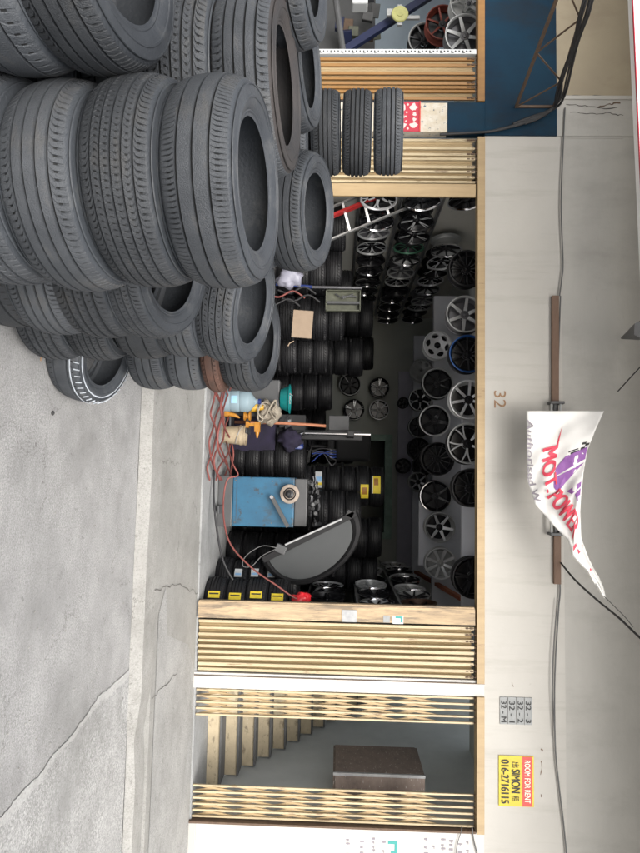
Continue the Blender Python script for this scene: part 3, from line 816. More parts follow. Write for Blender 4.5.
rs = thing('rent_sign', 'yellow and red ROOM FOR RENT sign with phone number', 'sign', (x0, D, z0))
b = MB(); b.span(x0, x1, D - .012, D - .002, z0, z1); rel(b.build('sheet', M['sign_yellow'], rs), rs)
b = MB(); b.span(x0 + .004, x1 - .004, D - .015, D - .0125, zm, z1 - .02); rel(b.build('red_strip', M['sign_red'], rs), rs)
def put(s, m_, x, z, w_, h_, y=D - .0165, parent=rs, bold=.02):
    o = text_mesh(s, 'lettering', m_, parent, w_, h_, (0, 0, 0), bold=bold); o.location = Vector((x, y, z)) - Vector(parent.location); return o
W_ = x1 - x0
put('ROOM FOR RENT', M['sign_white'], x0 + W_ * .08, zm + .022, W_ * .84, (z1 - zm) * .5, y=D - .018, bold=.01)
zmid = (z0 + zm) / 2
put('SIMON', M['ink_black'], x0 + W_ * .27, zmid + .01, W_ * .46, (zm - zmid) * .72)
put('出', M['ink_black'], x0 + W_ * .12, zmid + .012, W_ * .11, (zm - zmid) * .62, bold=0)
put('租', M['ink_black'], x0 + W_ * .79, zmid + .012, W_ * .11, (zm - zmid) * .62, bold=0)
put('016-2716115', M['ink_black'], x0 + W_ * .08, z0 + .025, W_ * .86, (zmid - z0) * .66)

# faded stencils on the far wall
ad = thing('wall_stencils', 'faded grey and teal stencilled advertisements on the white wall by the stair door', 'stencil', (XD1 + .1, D, 1.8))
b = MB(); rg = random.Random(11)
for (v, dx) in [(346, .22), (360, .3), (372, .12), (382, .26), (424, .10), (432, .18), (441, .12), (449, .10), (458, .2), (466, .14)]:
    z = at(840, v, D).z
    for k in range(int(rg.uniform(4, 9))):
        x = XD1 + .06 + dx * .3 + k * .045 + rg.uniform(-.01, .01)
        if rg.random() < .25: continue
        b.span(x, x + rg.uniform(.008, .02), D - .0030, D - .0012, z, z + rg.uniform(.02, .05))
        b.span(x, x + rg.uniform(.02, .035), D - .0046, D - .0032, z + .02, z + .026)
o = rel(b.build('grey_stencil', M['ink_grey'], ad), ad); o['kind'] = 'stuff'
b = MB(); x = FX(839); z = at(842, 388, D).z
b.prism([(x, z), (x + .03, z), (x + .03, z + .07), (x + .10, z + .07), (x + .10, z + .03), (x + .16, z + .03), (x + .16, z + .10), (x, z + .10)], D - .003, D - .0012)
rel(b.build('teal_stencil', M['ink_teal'], ad), ad)
del b

# ------------------------------------------------------------------ wires, battens, bracket on the wall
def cable(name, label, pts, r, m_, seg=6, cat='cable', group=None, rough=0.0, sm=True):
    P = [Vector(p) for p in pts]
    Q = []
    for i in range(len(P) - 1):                        # Catmull-Rom through the points
        p0 = P[max(i - 1, 0)]; p1 = P[i]; p2 = P[i + 1]; p3 = P[min(i + 2, len(P) - 1)]
        for k in range(seg):
            t = k / seg
            Q.append(.5 * ((2 * p1) + (p2 - p0) * t + (2 * p0 - 5 * p1 + 4 * p2 - p3) * t * t + (3 * p1 - p0 - 3 * p2 + p3) * t ** 3))
    Q.append(P[-1])
    c = Q[0].copy()
    bb = MB(); bb.tube([q - c for q in Q], r, 8)
    o = bb.build(name, m_, None, smooth=50, loc=c)
    if label: tag(o, label, cat, group)
    return o
w1 = [at(u, v, D - .03) for u, v in ((108, 565), (150, 563), (205, 561), (262, 563), (280, 561.5), (296, 559.5))]
cable('wall_cable', 'black cable running along the wall from the blue corner to the brown batten', w1, .008, M['wire_grey'])
w2 = [at(u, v, D - .03) for u, v in ((296, 560.5), (340, 559), (400, 557.5), (540, 556), (585, 560), (610, 558.5), (660, 555.5), (700, 554.5), (750, 555.5), (790, 559.5), (828, 564), (870, 567), (960, 566), (1060, 572))]
cable('wall_cable', 'thin dark cable sagging along the wall past the unit numbers', w2, .008, M['wire_grey'])
w3 = [at(u, v, D - .045) for u, v in ((600, 557.5), (640, 554), (680, 552.5), (715, 553.5), (738, 555))]
cable('wall_cable', 'second thinner cable beside the sagging one above the rent sign', w3, .005, M['wire_grey'])
w4 = [at(563, 561, D - .06), at(580, 575, 6.7), at(600, 597, 6.2), at(618, 619, 5.8), at(636, 638, 5.5), at(660, 665, 5.2)]
cable('banner_rope', 'taut dark rope rising from the batten to the street', w4, .010, M['wire'])
w5 = [at(365, 642, 6.2), at(378, 630, 6.5), at(390, 619, 6.9), at(391, 618, D - .02)]
cable('short_wire', 'short black wire with a blob end high on the grey wall', w5, .006, M['wire'])
w6 = [at(u, v, D - .02) for u, v in ((826, 462), (832, 461), (838, 459), (846, 457), (860, 455))]
cable('loose_wire', 'thin loose wire beside the stair door near the stencils', w6, .004, M['wire_grey'])
w7 = [at(u, v, D - .02) for u, v in ((826, 472), (835, 473), (845, 475), (860, 479))]
cable('loose_wire', 'thicker loose wire above the thin one beside the stair door', w7, .006, M['wire_grey'])

def batten(u0, u1, v, label):
    a = at(u0, v, D - .025); c = at(u1, v, D - .025)
    bb = MB(); bb.box((0, 0, 0), ((c - a).length, .045, .075)); 
    o = bb.build('wooden_batten', M['batten'], None, loc=(a + c) / 2, bevel=.003)
    o.rotation_euler = (0, -math.atan2(c.z - a.z, c.x - a.x), 0)
    return tag(o, label, 'batten', 'battens fixed to the wall')
batten(296, 403, 555, 'long brown wooden batten on the wall before the banner')
batten(536, 584, 557, 'short brown wooden batten on the wall beyond the banner')
lf = thing('tube_light_fitting', 'unlit tube fitting with two pale rods behind the banner', 'light fitting', at(470, 556, D - .08))
b = MB()
for dv in (-4.5, 4.5):
    b.tube([at(402, 556 + dv, D - .10) - Vector(lf.location), at(535, 556 + dv, D - .10) - Vector(lf.location)], .013, 10)
b.build('rod', M['silver_dull'], lf, smooth=40)
b = MB()
for u in (403, 534):
    b.box(at(u, 556, D - .07) - Vector(lf.location), (.03, .12, .15))
b.box(at(468, 556, D - .05) - Vector(lf.location), (1.42, .03, .05))
b.build('bracket', M['machine_grey'], lf, bevel=.004)
sp = MB(); a = at(338, 622, D - .02); c = at(329, 645, 6.2)
sp.tube([Vector((0, 0, 0)), (c - a) * .5, c - a], [.012, .06, .11], 6)
tag(sp.build('metal_bracket', M['machine_grey'], None, loc=a), 'dark pointed bracket arm high on the grey wall', 'bracket')

# truss arm that carries the signboard
tr = thing('truss_bracket', 'rusty brown truss arm on the blue fascia', 'bracket', at(107, 535, D - .03))
T0 = Vector(tr.location)
pl0 = at(107, 516, D - .02); pl1 = at(-14, 564, 5.2); pl1.x = pl0.x
pu0 = at(107, 554, D - .02); pu1 = at(-14, 592, 5.2); pu1.x = pl0.x
b = MB(); b.beam(pl0 - T0, pl1 - T0, .028, .028); b.beam(pu0 - T0, pu1 - T0, .028, .028); b.beam(pl0 - T0 , pu0 - T0 , .028, .028)
b.build('chord', M['rust'], tr)
b = MB(); k = 2
for i in range(k):
    a0 = pl0.lerp(pl1, i / k); a1 = pu0.lerp(pu1, (i + .5) / k); a2 = pl0.lerp(pl1, (i + 1) / k)
    b.beam(a0 - T0, a1 - T0, .013, .013); b.beam(a1 - T0, a2 - T0, .013, .013)
b.build('lattice_rod', M['rust'], tr)
# thick bundle of cables over the truss
random.seed(21)
for i in range(5):
    o_ = i * 2.2
    P = [at(-20, 590 + o_, 5.0), at(15, 582 + o_ * .9 + random.uniform(-4, 4), 5.3), at(45, 572 + o_ * .8 + random.uniform(-2, 2), 5.8), at(75, 561 + o_ * .8 + random.uniform(-2, 2), 6.4), at(95, 556 + o_, 6.8),
         at(108, 554 + random.uniform(-3, 3), D - .06), at(118, 540 - i * 3, D - .06), at(124, 525 - i * 3, D - .06), at(129, 505 - i * 2, D - .05), at(132, 487 - i, D - .05), at(134.5, 440, D - .05)][:(8, 11, 11, 8, 8)[i]]
    cable('power_cable', ['lowest thick cable of the bundle over the rusty truss', 'second lowest thick cable of the truss bundle', 'middle thick cable of the truss bundle', 'short thick cable of the truss bundle ending at the corner', 'topmost thick cable of the bundle over the rusty truss'][i], P, .011 + .002 * (i % 3), M['wire'], group='bundle of power cables on the blue corner')

# ------------------------------------------------------------------ torn banner
LB = [(411, 526.5), (445, 526.7), (481, 527.5), (504, 535), (524, 552), (540, 568), (556, 572), (570, 586), (583, 594), (591, 599), (598, 604)]
LT = [(411, 604), (431, 595), (451, 587), (473, 583.5), (493, 581), (512, 580), (538, 581), (560, 589), (574, 597), (587, 603), (598, 605.5)]
S_ = [0, .13, .27, .38, .50, .60, .68, .77, .87, .95, 1.0]
def lerp_list(Lx, s):
    for i in range(len(S_) - 1):
        if s <= S_[i + 1] + 1e-9:
            t = (s - S_[i]) / (S_[i + 1] - S_[i]); a, c = Lx[i], Lx[i + 1]
            return (a[0] + (c[0] - a[0]) * t, a[1] + (c[1] - a[1]) * t)
    return Lx[-1]
def ban(s, t, off=0.0):
    a = lerp_list(LB, s); c = lerp_list(LT, s)
    u = a[0] + (c[0] - a[0]) * t; v = a[1] + (c[1] - a[1]) * t
    y = 6.62 - .30 * s + .07 * math.sin(s * 7 + t * 1.5) + .10 * (t - .5) ** 2 * (1 + s) + .035 * math.sin(s * 16 + 3 * t) * t + .010 * math.sin(s * 46 + t * 9) * math.sin(t * 3 + s * 5) + .012 * math.sin(s * 9 - t * 14) - off
    return at(u, v, y)
B0 = ban(0, .5)
bn = thing('torn_banner', 'torn white cloth banner with red POWER lettering and purple emblem', 'banner', B0)
b = MB(); NS, NT = 120, 26; vs = []
for i in range(NS + 1):
    for j in range(NT + 1):
        s, t = i / NS, j / NT
        vs.append(ban(s, t) - B0)
b.add(vs, [(i * (NT + 1) + j, (i + 1) * (NT + 1) + j, (i + 1) * (NT + 1) + j + 1, i * (NT + 1) + j + 1) for i in range(NS) for j in range(NT)])
o = b.build('cloth', M['canvas'], bn, smooth=80)
sf = o.modifiers.new('thick', 'SOLIDIFY'); sf.thickness = .004
def ban_poly(pts, m_, name, off=.008):
    """pts in (s, t), laid on the cloth with a fine grid of faces"""
    import bmesh
    me = bpy.data.meshes.new(name); bm = bmesh.new()
    f = bm.faces.new([bm.verts.new((s, t, 0)) for s, t in pts])
    for k in range(1, 24):
        bmesh.ops.bisect_plane(bm, geom=bm.verts[:] + bm.edges[:] + bm.faces[:], plane_co=(k / 24, 0, 0), plane_no=(1, 0, 0))
    for k in range(1, 8):
        bmesh.ops.bisect_plane(bm, geom=bm.verts[:] + bm.edges[:] + bm.faces[:], plane_co=(0, k / 8, 0), plane_no=(0, 1, 0))
    for v_ in bm.verts: v_.co = ban(v_.co.x, v_.co.y, off) - B0
    bm.to_mesh(me); bm.free(); me.materials.append(m_)
    o = bpy.data.objects.new(name, me); COL.objects.link(o); o.parent = bn
    return o
def ban_text(s, m_, s0, s1, t0, t1, t0b=None, t1b=None, shear=0., bold=.01, off=.016):
    import bmesh
    me = text_mesh(s, 'lettering', m_, None, 1, 1, None, align='raw', shear=shear, bold=bold)
    bm = bmesh.new(); bm.from_mesh(me)
    for k in range(1, 30):
        bmesh.ops.bisect_plane(bm, geom=bm.verts[:] + bm.edges[:] + bm.faces[:], plane_co=(k / 30, 0, 0), plane_no=(1, 0, 0))
    for v_ in bm.verts:
        x, y = v_.co.x, v_.co.y
        a = t0 + ((t0b if t0b is not None else t0) - t0) * x
        c = t1 + ((t1b if t1b is not None else t1) - t1) * x
        v_.co = ban(s0 + (s1 - s0) * x, a + (c - a) * y, off + v_.co.z) - B0
    bm.to_mesh(me); bm.free()
    o = bpy.data.objects.new('lettering', me); COL.objects.link(o); o.parent = bn
    return o
ban_text('Authorised W', M['ink_grey'], .03, .385, .0, .09, .01, .12, shear=.25, bold=.012)
ban_text('MOT.', M['ink_red'], .165, .365, .24, .48, .26, .47, bold=.028)
ban_text('POWER', M['ink_red'], .385, .63, .23, .52, .28, .88, bold=.038)
ban_poly([(.07, .495), (.17, .475), (.17, .44), (.17, .46)][:3], M['ink_red'], 'red_stripe', .009)
ban_poly([(.238, .62), (.236, .985), (.308, .99), (.314, .44), (.28, .47)], M['ink_purple'], 'emblem')
ban_poly([(.319, .42), (.324, .98), (.350, .80), (.375, .60), (.395, .46), (.36, .40)], M['ink_purple'], 'emblem')
ban_poly([(.42, .62), (.425, .97), (.455, .97), (.455, .72)], M['ink_purple'], 'emblem')
ban_poly([(.47, .80), (.465, .97), (.53, .98), (.52, .86)], M['ink_purple'], 'emblem')
for (a, c, t0, t1) in ((.215, .223, .66, .82), (.228, .238, .70, .84), (.190, .205, .86, .93), (.205, .222, .92, .99), (.222, .236, .86, .93)):
    ban_poly([(a, t0), (a + .004, t1), (c + .004, t1), (c, t0)], M['ink_black'], 'chequer')
ban_poly([(.66, .25), (.665, .6), (.68, .55), (.675, .2)], M['ink_red'], 'emblem')
ban_poly([(.69, .45), (.70, .95), (.715, .9), (.705, .35)], M['ink_red'], 'emblem')
ban_poly([(.80, .2), (.80, .8), (.815, .7), (.815, .3)], M['ink_red'], 'emblem')

cable('banner_string', 'thin slack string from the ragged banner tip to the dark rope', [ban(.99, .5), at(607, 615, 6.1), at(617, 625, 5.95), at(627, 633, 5.8)], .004, M['wire_grey'], cat='string')

# ------------------------------------------------------------------ tyres
def tyre_mesh(name, R=.31, W=.215, rr=.195, grooves=(-.055, 0, .055), pitch=60, lat=True, skew=.04, cent=False, mats=None, gw=.0045, gd=.009, latd=.006):
    tw = W * .40; h = R - rr
    prof = []                                           # (r, z, kind)
    def P(r, z, k=0): prof.append((r, z, k))
    P(rr + .004, -W * .33); P(rr - .004, -W * .385); P(rr - .001, -W * .415); P(rr + .007, -W * .425); P(rr + .012, -W * .445); P(rr + .016, -W * .44); P(rr + .020, -W * .455)
    P(rr + h * .27, -W * .485); P(rr + h * .40, -W * .498); P(rr + h * .42, -W * .512); P(rr + h * .47, -W * .513); P(rr + h * .49, -W * .502); P(rr + h * .70, -W * .487); P(rr + h * .71, -W * .502); P(rr + h * .74, -W * .498); P(rr + h * .75, -W * .482)
    P(R - .036, -W * .472); P(R - .026, -W * .455); P(R - .019, -W * .43, 1)
    zc = lambda z: R - .015 * (abs(z) / tw) ** 2.4
    zs = sorted(grooves)
    cuts = [-tw] + [x for g in zs for x in (g - gw, g + gw)] + [tw]
    for i in range(0, len(cuts), 2):
        a, c = cuts[i], cuts[i + 1]
        outer = (i == 0 or i == len(cuts) - 2)
        kk = 1 if outer else (2 if cent else 0)
        ns = 3
        for j in range(ns + 1):
            z = a + (c - a) * j / ns
            # keep the groove rims whole on the ribs
            kd = kk
            if outer and ((i == 0 and j == ns) or (i != 0 and j == 0)): kd = 0
            if not outer and j in (0, ns): kd = 0
            P(zc(z), z, kd)
        if i < len(cuts) - 2:
            P(zc(c) - gd, c + gw * .3); P(zc(c) - gd, cuts[i + 2] - gw * .3)
    for q in list(reversed([p for p in prof if p[1] < -tw - 1e-6])): P(q[0], -q[1], q[2])
    P(rr + h * .2, W * .40); P(rr + h * .55, W * .455); P(R - .034, W * .40); P(R - .024, 0); P(R - .034, -W * .40); P(rr + h * .55, -W * .455); P(rr + h * .2, -W * .40)
    k = len(prof)
    ph = (0.0, .66, .72, .92) if lat else (0.0, .5)
    low = (0, 0, 1, 1) if lat else (0, 0)
    vs = []
    n = pitch * len(ph)
    for i in range(pitch):
        for p_, lo in zip(ph, low):
            for r, z, kd in prof:
                t = 2 * math.pi * (i + p_) / pitch
                if kd: t += skew * (abs(z) / tw if kd == 1 else z / tw)
                ff = max(.25, min(1, (1.05 - abs(z) / tw) * 9)) if kd == 1 else 1
                rad = r - (latd * ff if (lo and kd == 1) else (latd * .5 if (lo and kd == 2) else 0))
                vs.append((rad * math.cos(t), rad * math.sin(t), z))
    fs = []; ms = []
    side = lambda j: 1 if (prof[j][0] < R - .0185 or abs(prof[j][1]) > W * .435) else 0
    for i in range(n):
        i2 = (i + 1) % n
        for j in range(k):
            j2 = (j + 1) % k
            fs.append((i * k + j, i2 * k + j, i2 * k + j2, i * k + j2))
            ms.append(1 if (side(j) and side(j2) and not (abs(prof[j][1]) < tw and prof[j][0] > R - .0225)) else 0)
    np_ = len(ph)
    fi = 0
    for i in range(n):
        lowseg = lat and low[i % np_] and low[(i + 1) % np_]
        for j in range(k):
            j2 = (j + 1) % k
            (ra, za, ka), (rb, zb2_, kb) = prof[j], prof[j2]
            if abs(za) < tw and abs(zb2_) < tw and ra > R - .0245 and not (za == 0 and kb == 0 and ra < R - .023):
                if ra < zc(za) - gd * .5 and rb < zc(zb2_) - gd * .5 and ra > R - .03: ms[fi] = 2
                elif lowseg and ka and kb: ms[fi] = 2
            fi += 1
    me = bpy.data.meshes.new(name); me.from_pydata(vs, [], fs)
    for q in (mats or (M['tread'], M['side'])): me.materials.append(q)
    me.materials.append(M['groove'])
    me.polygons.foreach_set('material_index', ms)
    me.update(); me.shade_smooth(); me.set_sharp_from_angle(angle=R_(24))
    return me
TY = [tyre_mesh('tyre_four_rib', grooves=(-.052, -.018, .018, .052), pitch=92, skew=.05),
      tyre_mesh('tyre_three_groove', grooves=(-.045, .0, .045), pitch=128, skew=.02, cent=False),
      tyre_mesh('tyre_fine_ribs', grooves=(-.06, -.03, .0, .03, .06), pitch=104, skew=.05, cent=True, gw=.0035),
      tyre_mesh('tyre_smooth', grooves=(-.04, .04), pitch=60, skew=.05, latd=.0025),
      tyre_mesh('tyre_block', grooves=(-.05, -.015, .02, .055), pitch=74, skew=.09, cent=True, gw=.005)]
TY_BROWN = tyre_mesh('tyre_brown_side', grooves=(-.052, -.018, .018, .052), pitch=84, skew=.03, mats=(M['tread'], M['side_brown']))
TY_ALLBROWN = tyre_mesh('tyre_brown', grooves=(-.045, .045), pitch=60, mats=(M['brown_rubber'], M['brown_rubber']))
TY_SMALL = tyre_mesh('tyre_small', R=.29, W=.20, rr=.18, grooves=(-.045, -.015, .015, .045), pitch=80, skew=.04)
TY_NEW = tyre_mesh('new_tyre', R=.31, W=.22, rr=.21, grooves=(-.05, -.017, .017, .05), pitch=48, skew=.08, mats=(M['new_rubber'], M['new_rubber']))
ORD = ['topmost', 'second from the top', 'third from the top', 'fourth from the top', 'fifth from the top', 'sixth from the top', 'seventh from the top', 'eighth from the top', 'ninth from the top', 'tenth from the top', 'eleventh from the top', 'twelfth from the top', 'thirteenth from the top']
LOOK = ['worn', 'ribbed', 'finely ribbed', 'smooth worn', 'blocky']

def put_tyre(me, c, lean, spin, label, name='tyre', group=None, cat='tyre'):
    o = bpy.data.objects.new(name, me); COL.objects.link(o)
    ax = Vector((lean[0], lean[1], 1)).normalized()
    q = Vector((0, 0, 1)).rotation_difference(ax)
    o.rotation_mode = 'QUATERNION'; o.rotation_quaternion = q @ Matrix.Rotation(spin, 3, 'Z').to_quaternion()
    o.location = c
    return tag(o, label, cat, group)

GRP = 'used tyres piled in front of the shop'
def tyre_stack(where, x, y, ztop, n, dz, seed, leans=None, kinds=None, drift=(0, 0), jit=.02, sc=None):
    rg = random.Random(seed); leans = leans or {}; kinds = kinds or {}
    out = []
    for i in range(n):
        z = ztop - dz * (i + .5)
        if z < dz * .5: z = dz * .5 + .002
        ki = kinds.get(i, rg.randrange(5))
        me = TY[ki] if isinstance(ki, int) else ki
        lk = LOOK[ki] if isinstance(ki, int) else {'tyre_brown_side': 'brown-walled', 'tyre_small': 'small', 'tyre_brown': 'faded brown'}.get(me.name, 'worn')
        ln = leans.get(i, (rg.uniform(-.04, .04), rg.uniform(-.05, .02)))
        cx = x + drift[0] * i + rg.uniform(-jit, jit); cy = y + drift[1] * i + rg.uniform(-jit, jit)
        o = put_tyre(me, (cx, cy, z), ln, rg.uniform(0, 6.28), '%s grey tyre, %s of the %s' % (lk, ORD[i], where), group=GRP)
        if sc: o.scale = (sc, sc, 1)
        out.append(o)
    return out

sA = tyre_stack('front stack', -.885, 1.92, 1.365, 6, .222, 1, leans={0: (.02, -.12), 1: (.02, -.10), 2: (.0, -.10), 3: (.02, -.08)}, kinds={0: 1, 1: 2, 2: 0, 3: 4}, jit=.012)
sG = tyre_stack('second front stack', -.86, 2.56, .93, 5, .19, 2, leans={0: (.10, -.24), 1: (.0, -.06)}, kinds={0: 2, 1: 4, 2: 0, 3: 3}, drift=(-.01, .0))
sH = tyre_stack('third front stack', -.90, 3.20, 1.20, 5, .232, 3, leans={0: (.20, -.18), 1: (.10, -.1)}, kinds={0: 4, 1: 0, 2: 3, 3: 2})
sI = tyre_stack('fourth front stack', -.83, 3.90, 1.17, 4, .218, 4, leans={0: (.10, -.20), 1: (.03, -.05)}, kinds={0: 0, 1: TY_ALLBROWN, 2: 3, 3: 1})
sI[1].scale = (.99, .99, .5); sI[1].location.z += .03
sI[2].location.z += .07; sI[3].location.z += .07
sB = tyre_stack('rear stack cut by the frame', -1.40, 1.56, 1.04, 5, .205, 5, leans={0: (.0, -.20), 1: (.0, -.08)}, kinds={0: 0, 1: 3, 2: 1}, jit=.012)
sC = tyre_stack('tall stack behind the front stack', -1.40, 2.24, 1.42, 6, .226, 6, leans={0: (.0, -.10), 1: (.0, -.03)}, kinds={0: TY_BROWN, 1: 4})
sF = tyre_stack('rear stack below the red ladder', -1.34, 3.17, 1.50, 7, .211, 7, leans={0: (.10, -.26), 1: (.05, -.1)}, kinds={0: 0, 1: 2}, sc=.96)
sD1 = tyre_stack('far stack by the frame edge', -1.93, 2.28, 1.50, 7, .222, 8, leans={0: (.0, -.16)}, kinds={0: 3}, sc=.97)
sD2 = tyre_stack('far stack behind the tall stack', -1.93, 2.87, 1.46, 7, .220, 9, leans={0: (.0, -.16)}, kinds={0: 3}, sc=.97)
sE = tyre_stack('slim stack before the blue pillar', -2.47, 4.42, 2.045, 9, .222, 10, leans={0: (.0, -.07), 1: (.01, -.03), 2: (-.02, -.02)}, kinds={i: TY_SMALL for i in range(9)}, jit=.01)

# pale marked tyre leaning low against the fourth stack
cw = Vector((-.72, 3.66, .17))
put_tyre(TY[3], cw, (.22, -.16), 1.0, 'chalk-marked tyre tipped over at the foot of the fourth front stack', group=GRP)
o = COL.objects[-1] if False else None
wt = [q for q in COL.objects if q.get('label', '').startswith('chalk-marked')][0]
bm_ = MB()
for i in range(46):
    t = 2 * math.pi * i / 46
    r0_, r1_ = .303, .285
    a = Vector((r0_ * math.cos(t), r0_ * math.sin(t), .083)); c = Vector((r1_ * math.cos(t + .03), r1_ * math.sin(t + .03), .1075))
    bm_.beam(a * 1.008, c * 1.008, .006, .004)
bm_.lathe([(.3115, .060), (.3125, .064), (.3105, .068)], 60, closed=True)
bm_.lathe([(.258, .1085), (.262, .1095), (.266, .108)], 60, closed=True)
bm_.build('chalk_marks', M['chalk'], wt)

# ------------------------------------------------------------------ wheels (rims)
def rim_proto(key, n, style, m_face, m_side, m_barrel, m_lip, w0=.035, w1=.03, R=.225, W=.18):
    root = bpy.data.objects.new('alloy_wheel', None); COL.objects.link(root); root.empty_display_size = .05
    f = W / 2
    b = MB()
    prof = [(R, f), (R + .006, f - .004), (R + .006, f - .012), (R - .008, f - .02), (R - .012, f - .05), (R - .035, f - .07), (R - .035, -f + .05), (R - .012, -f + .03), (R - .008, -f + .016), (R + .006, -f + .008), (R + .006, -f),
            (R - .002, -f), (R - .016, -f + .03), (R - .042, -f + .05), (R - .042, f - .074), (R - .02, f - .05), (R - .016, f - .018)]
    b.lathe(prof, 48, closed=True)
    br = b.build('barrel', m_barrel, root, smooth=40)
    b = MB(); b.lathe([(R + .0065, f - .010), (R + .0065, f + .001), (R - .004, f + .002), (R - .018, f - .016), (R - .0175, f - .022)], 48)
    lp = b.build('lip', m_lip, root, smooth=50)
    b = MB(); b.mats = [m_face, m_side]
    zh, zr = f - .045, f - .016                          # concave face
    def spoke(t, wa, wb, ra=.045, rb=R - .014, dt=0.0, sh=0.0):
        c, s = math.cos(t), math.sin(t); c2, s2 = math.cos(t + dt), math.sin(t + dt)
        N = 4; top = []; bot = []
        for k in range(N + 1):
            q = k / N; r = ra + (rb - ra) * q
            cc, ss = c + (c2 - c) * q, s + (s2 - s) * q
            l = math.hypot(cc, ss); cc /= l; ss /= l
            wd = (wa + (wb - wa) * q) / 2; z = zh + (zr - zh) * q ** .7
            for sg in (-1, 1):
                x = r * cc - sg * wd * ss; y = r * ss + sg * wd * cc
                top.append((x, y, z)); bot.append((x * .995, y * .995, z - .028))
        nv = len(top)
        fs = [(2 * k, 2 * k + 2, 2 * k + 3, 2 * k + 1) for k in range(N)]
        b.add(top + bot, fs, 0)
        sd = []
        for k in range(N):
            sd += [(2 * k, 2 * k + nv, 2 * k + 2 + nv, 2 * k + 2), (2 * k + 1, 2 * k + 3, 2 * k + 3 + nv, 2 * k + 1 + nv), (2 * k + nv, 2 * k + 1 + nv, 2 * k + 3 + nv, 2 * k + 2 + nv)]
        b.f += [[i + len(b.v) - 2 * nv for i in q] for q in sd]; b.m += [1] * len(sd)
    for i in range(n):
        t = 2 * math.pi * i / n
        if style == 'single': spoke(t, w0, w1)
        elif style == 'twin':
            d = .14; spoke(t - d * .6, w0, w1, dt=-.02); spoke(t + d * .6, w0, w1, dt=.02)
        elif style == 'vee':
            spoke(t, w0, w1, dt=.24); spoke(t, w0, w1, dt=-.24)
        elif style == 'split':
            spoke(t, w0 * 1.3, w0 * 1.1, rb=.13); spoke(t, w0 * .8, w1, ra=.12, dt=.2); spoke(t, w0 * .8, w1, ra=.12, dt=-.2)
    if style == 'disc':                                  # steel disc with round holes
        ring = [(.05, zh), (R - .014, zr), (R - .014, zr - .02), (.05, zh - .02)]
        nseg = n * 8; ri, ro = R * .52, R * .84
        for i in range(nseg):
            t0, t1 = 2 * math.pi * i / nseg, 2 * math.pi * (i + 1) / nseg
            hole = lambda t: abs(((t * n / (2 * math.pi)) % 1) - .5) * 2
            def wd(t): h = hole(t); return math.sqrt(max(0, 1 - (h / .62) ** 2)) if h < .62 else 0
            a0, a1 = wd(t0), wd(t1); mid = (ri + ro) / 2; hh = (ro - ri) / 2
            def pt(r, t): q = (r - .045) / (R - .06); return (r * math.cos(t), r * math.sin(t), zh + (zr - zh) * max(0, q) ** .7)
            b.add([pt(.04, t0), pt(mid - hh * a0, t0), pt(mid - hh * a1, t1), pt(.04, t1)], [(0, 1, 2, 3)], 0)
            b.add([pt(mid + hh * a0, t0), pt(R - .014, t0), pt(R - .014, t1), pt(mid + hh * a1, t1)], [(0, 1, 2, 3)], 0)
    b.cur = 1
    b.lathe([(.0, zh + .004), (.05, zh + .004), (.058, zh - .004), (.058, zh - .05), (.0, zh - .05)], 24)
    b.lathe([(.058, -f * .2), (R - .043, -f * .2)], 24)   # flat disc closing the barrel behind the spokes, in their side colour
    fc = b.build('wheel_face', None, root)
    b = MB(); b.lathe([(0, zh + .016), (.022, zh + .014), (.027, zh + .008), (.027, zh)], 20)
    for i in range(5):
        t = 2 * math.pi * i / 5 + .3
        b.lathe([(0, zh + .003), (.007, zh + .003), (.007, zh + .006), (0, zh + .0065)], 8, c=(.042 * math.cos(t), .042 * math.sin(t), 0))
    cp = b.build('centre_cap', m_side if m_side != m_face else M['gun'], root, smooth=40)
    parts = [br, lp, fc, cp]
    PROTO[key] = (root, parts); USED[key] = False
PROTO, USED = {}, {}
S, BG, BS, GM, CH, SD = M['silver'], M['black_gloss'], M['black_satin'], M['gun'], M['chrome'], M['silver_dull']
BM_ = M['black_metal']
rim_proto('black_multi', 12, 'single', BS, BG, BM_, BS, .016, .014)
rim_proto('gun6', 6, 'single', SD, GM, GM, SD, .045, .034)
rim_proto('bluelip', 10, 'single', BS, BG, BM_, M['blue_rim'], .02, .015)
rim_proto('silver7', 7, 'single', S, BG, SD, S, .030, .034)
rim_proto('vee', 5, 'vee', S, BG, BM_, SD, .020, .014)
rim_proto('black5', 5, 'twin', BS, BG, BM_, BS, .026, .02)
rim_proto('petal', 6, 'disc', S, BG, SD, S)
rim_proto('black7', 7, 'single', BG, BS, BM_, SD, .022, .02)
rim_proto('black5w', 5, 'single', BG, BS, BM_, S, .06, .045)
rim_proto('black6lip', 6, 'single', BG, BS, BM_, CH, .03, .026)
rim_proto('silver6', 6, 'single', S, BG, SD, SD, .05, .03)
rim_proto('silver8', 8, 'single', S, SD, SD, S, .036, .046)
rim_proto('disc7', 7, 'disc', SD, SD, SD, SD)
rim_proto('silver5', 5, 'split', S, BG, BM_, S, .03, .02)
rim_proto('green', 8, 'single', M['green_rim'], BS, BM_, M['green_rim'], .025, .02)
rim_proto('chromelip', 10, 'single', BG, BS, BM_, CH, .018, .015)
rim_proto('machined10', 5, 'twin', S, BG, BM_, BG, .018, .014)
rim_proto('brown', 6, 'single', M['bronze'], BS, M['bronze'], M['bronze'], .04, .03)
rim_proto('silverbarrel', 8, 'single', BG, BS, SD, CH, .025, .02)
rim_proto('red', 6, 'single', M['red_rim'], BS, M['red_rim'], M['red_rim'], .03, .02)
rim_proto('silver5w', 5, 'split', SD, SD, SD, SD, .035, .028)

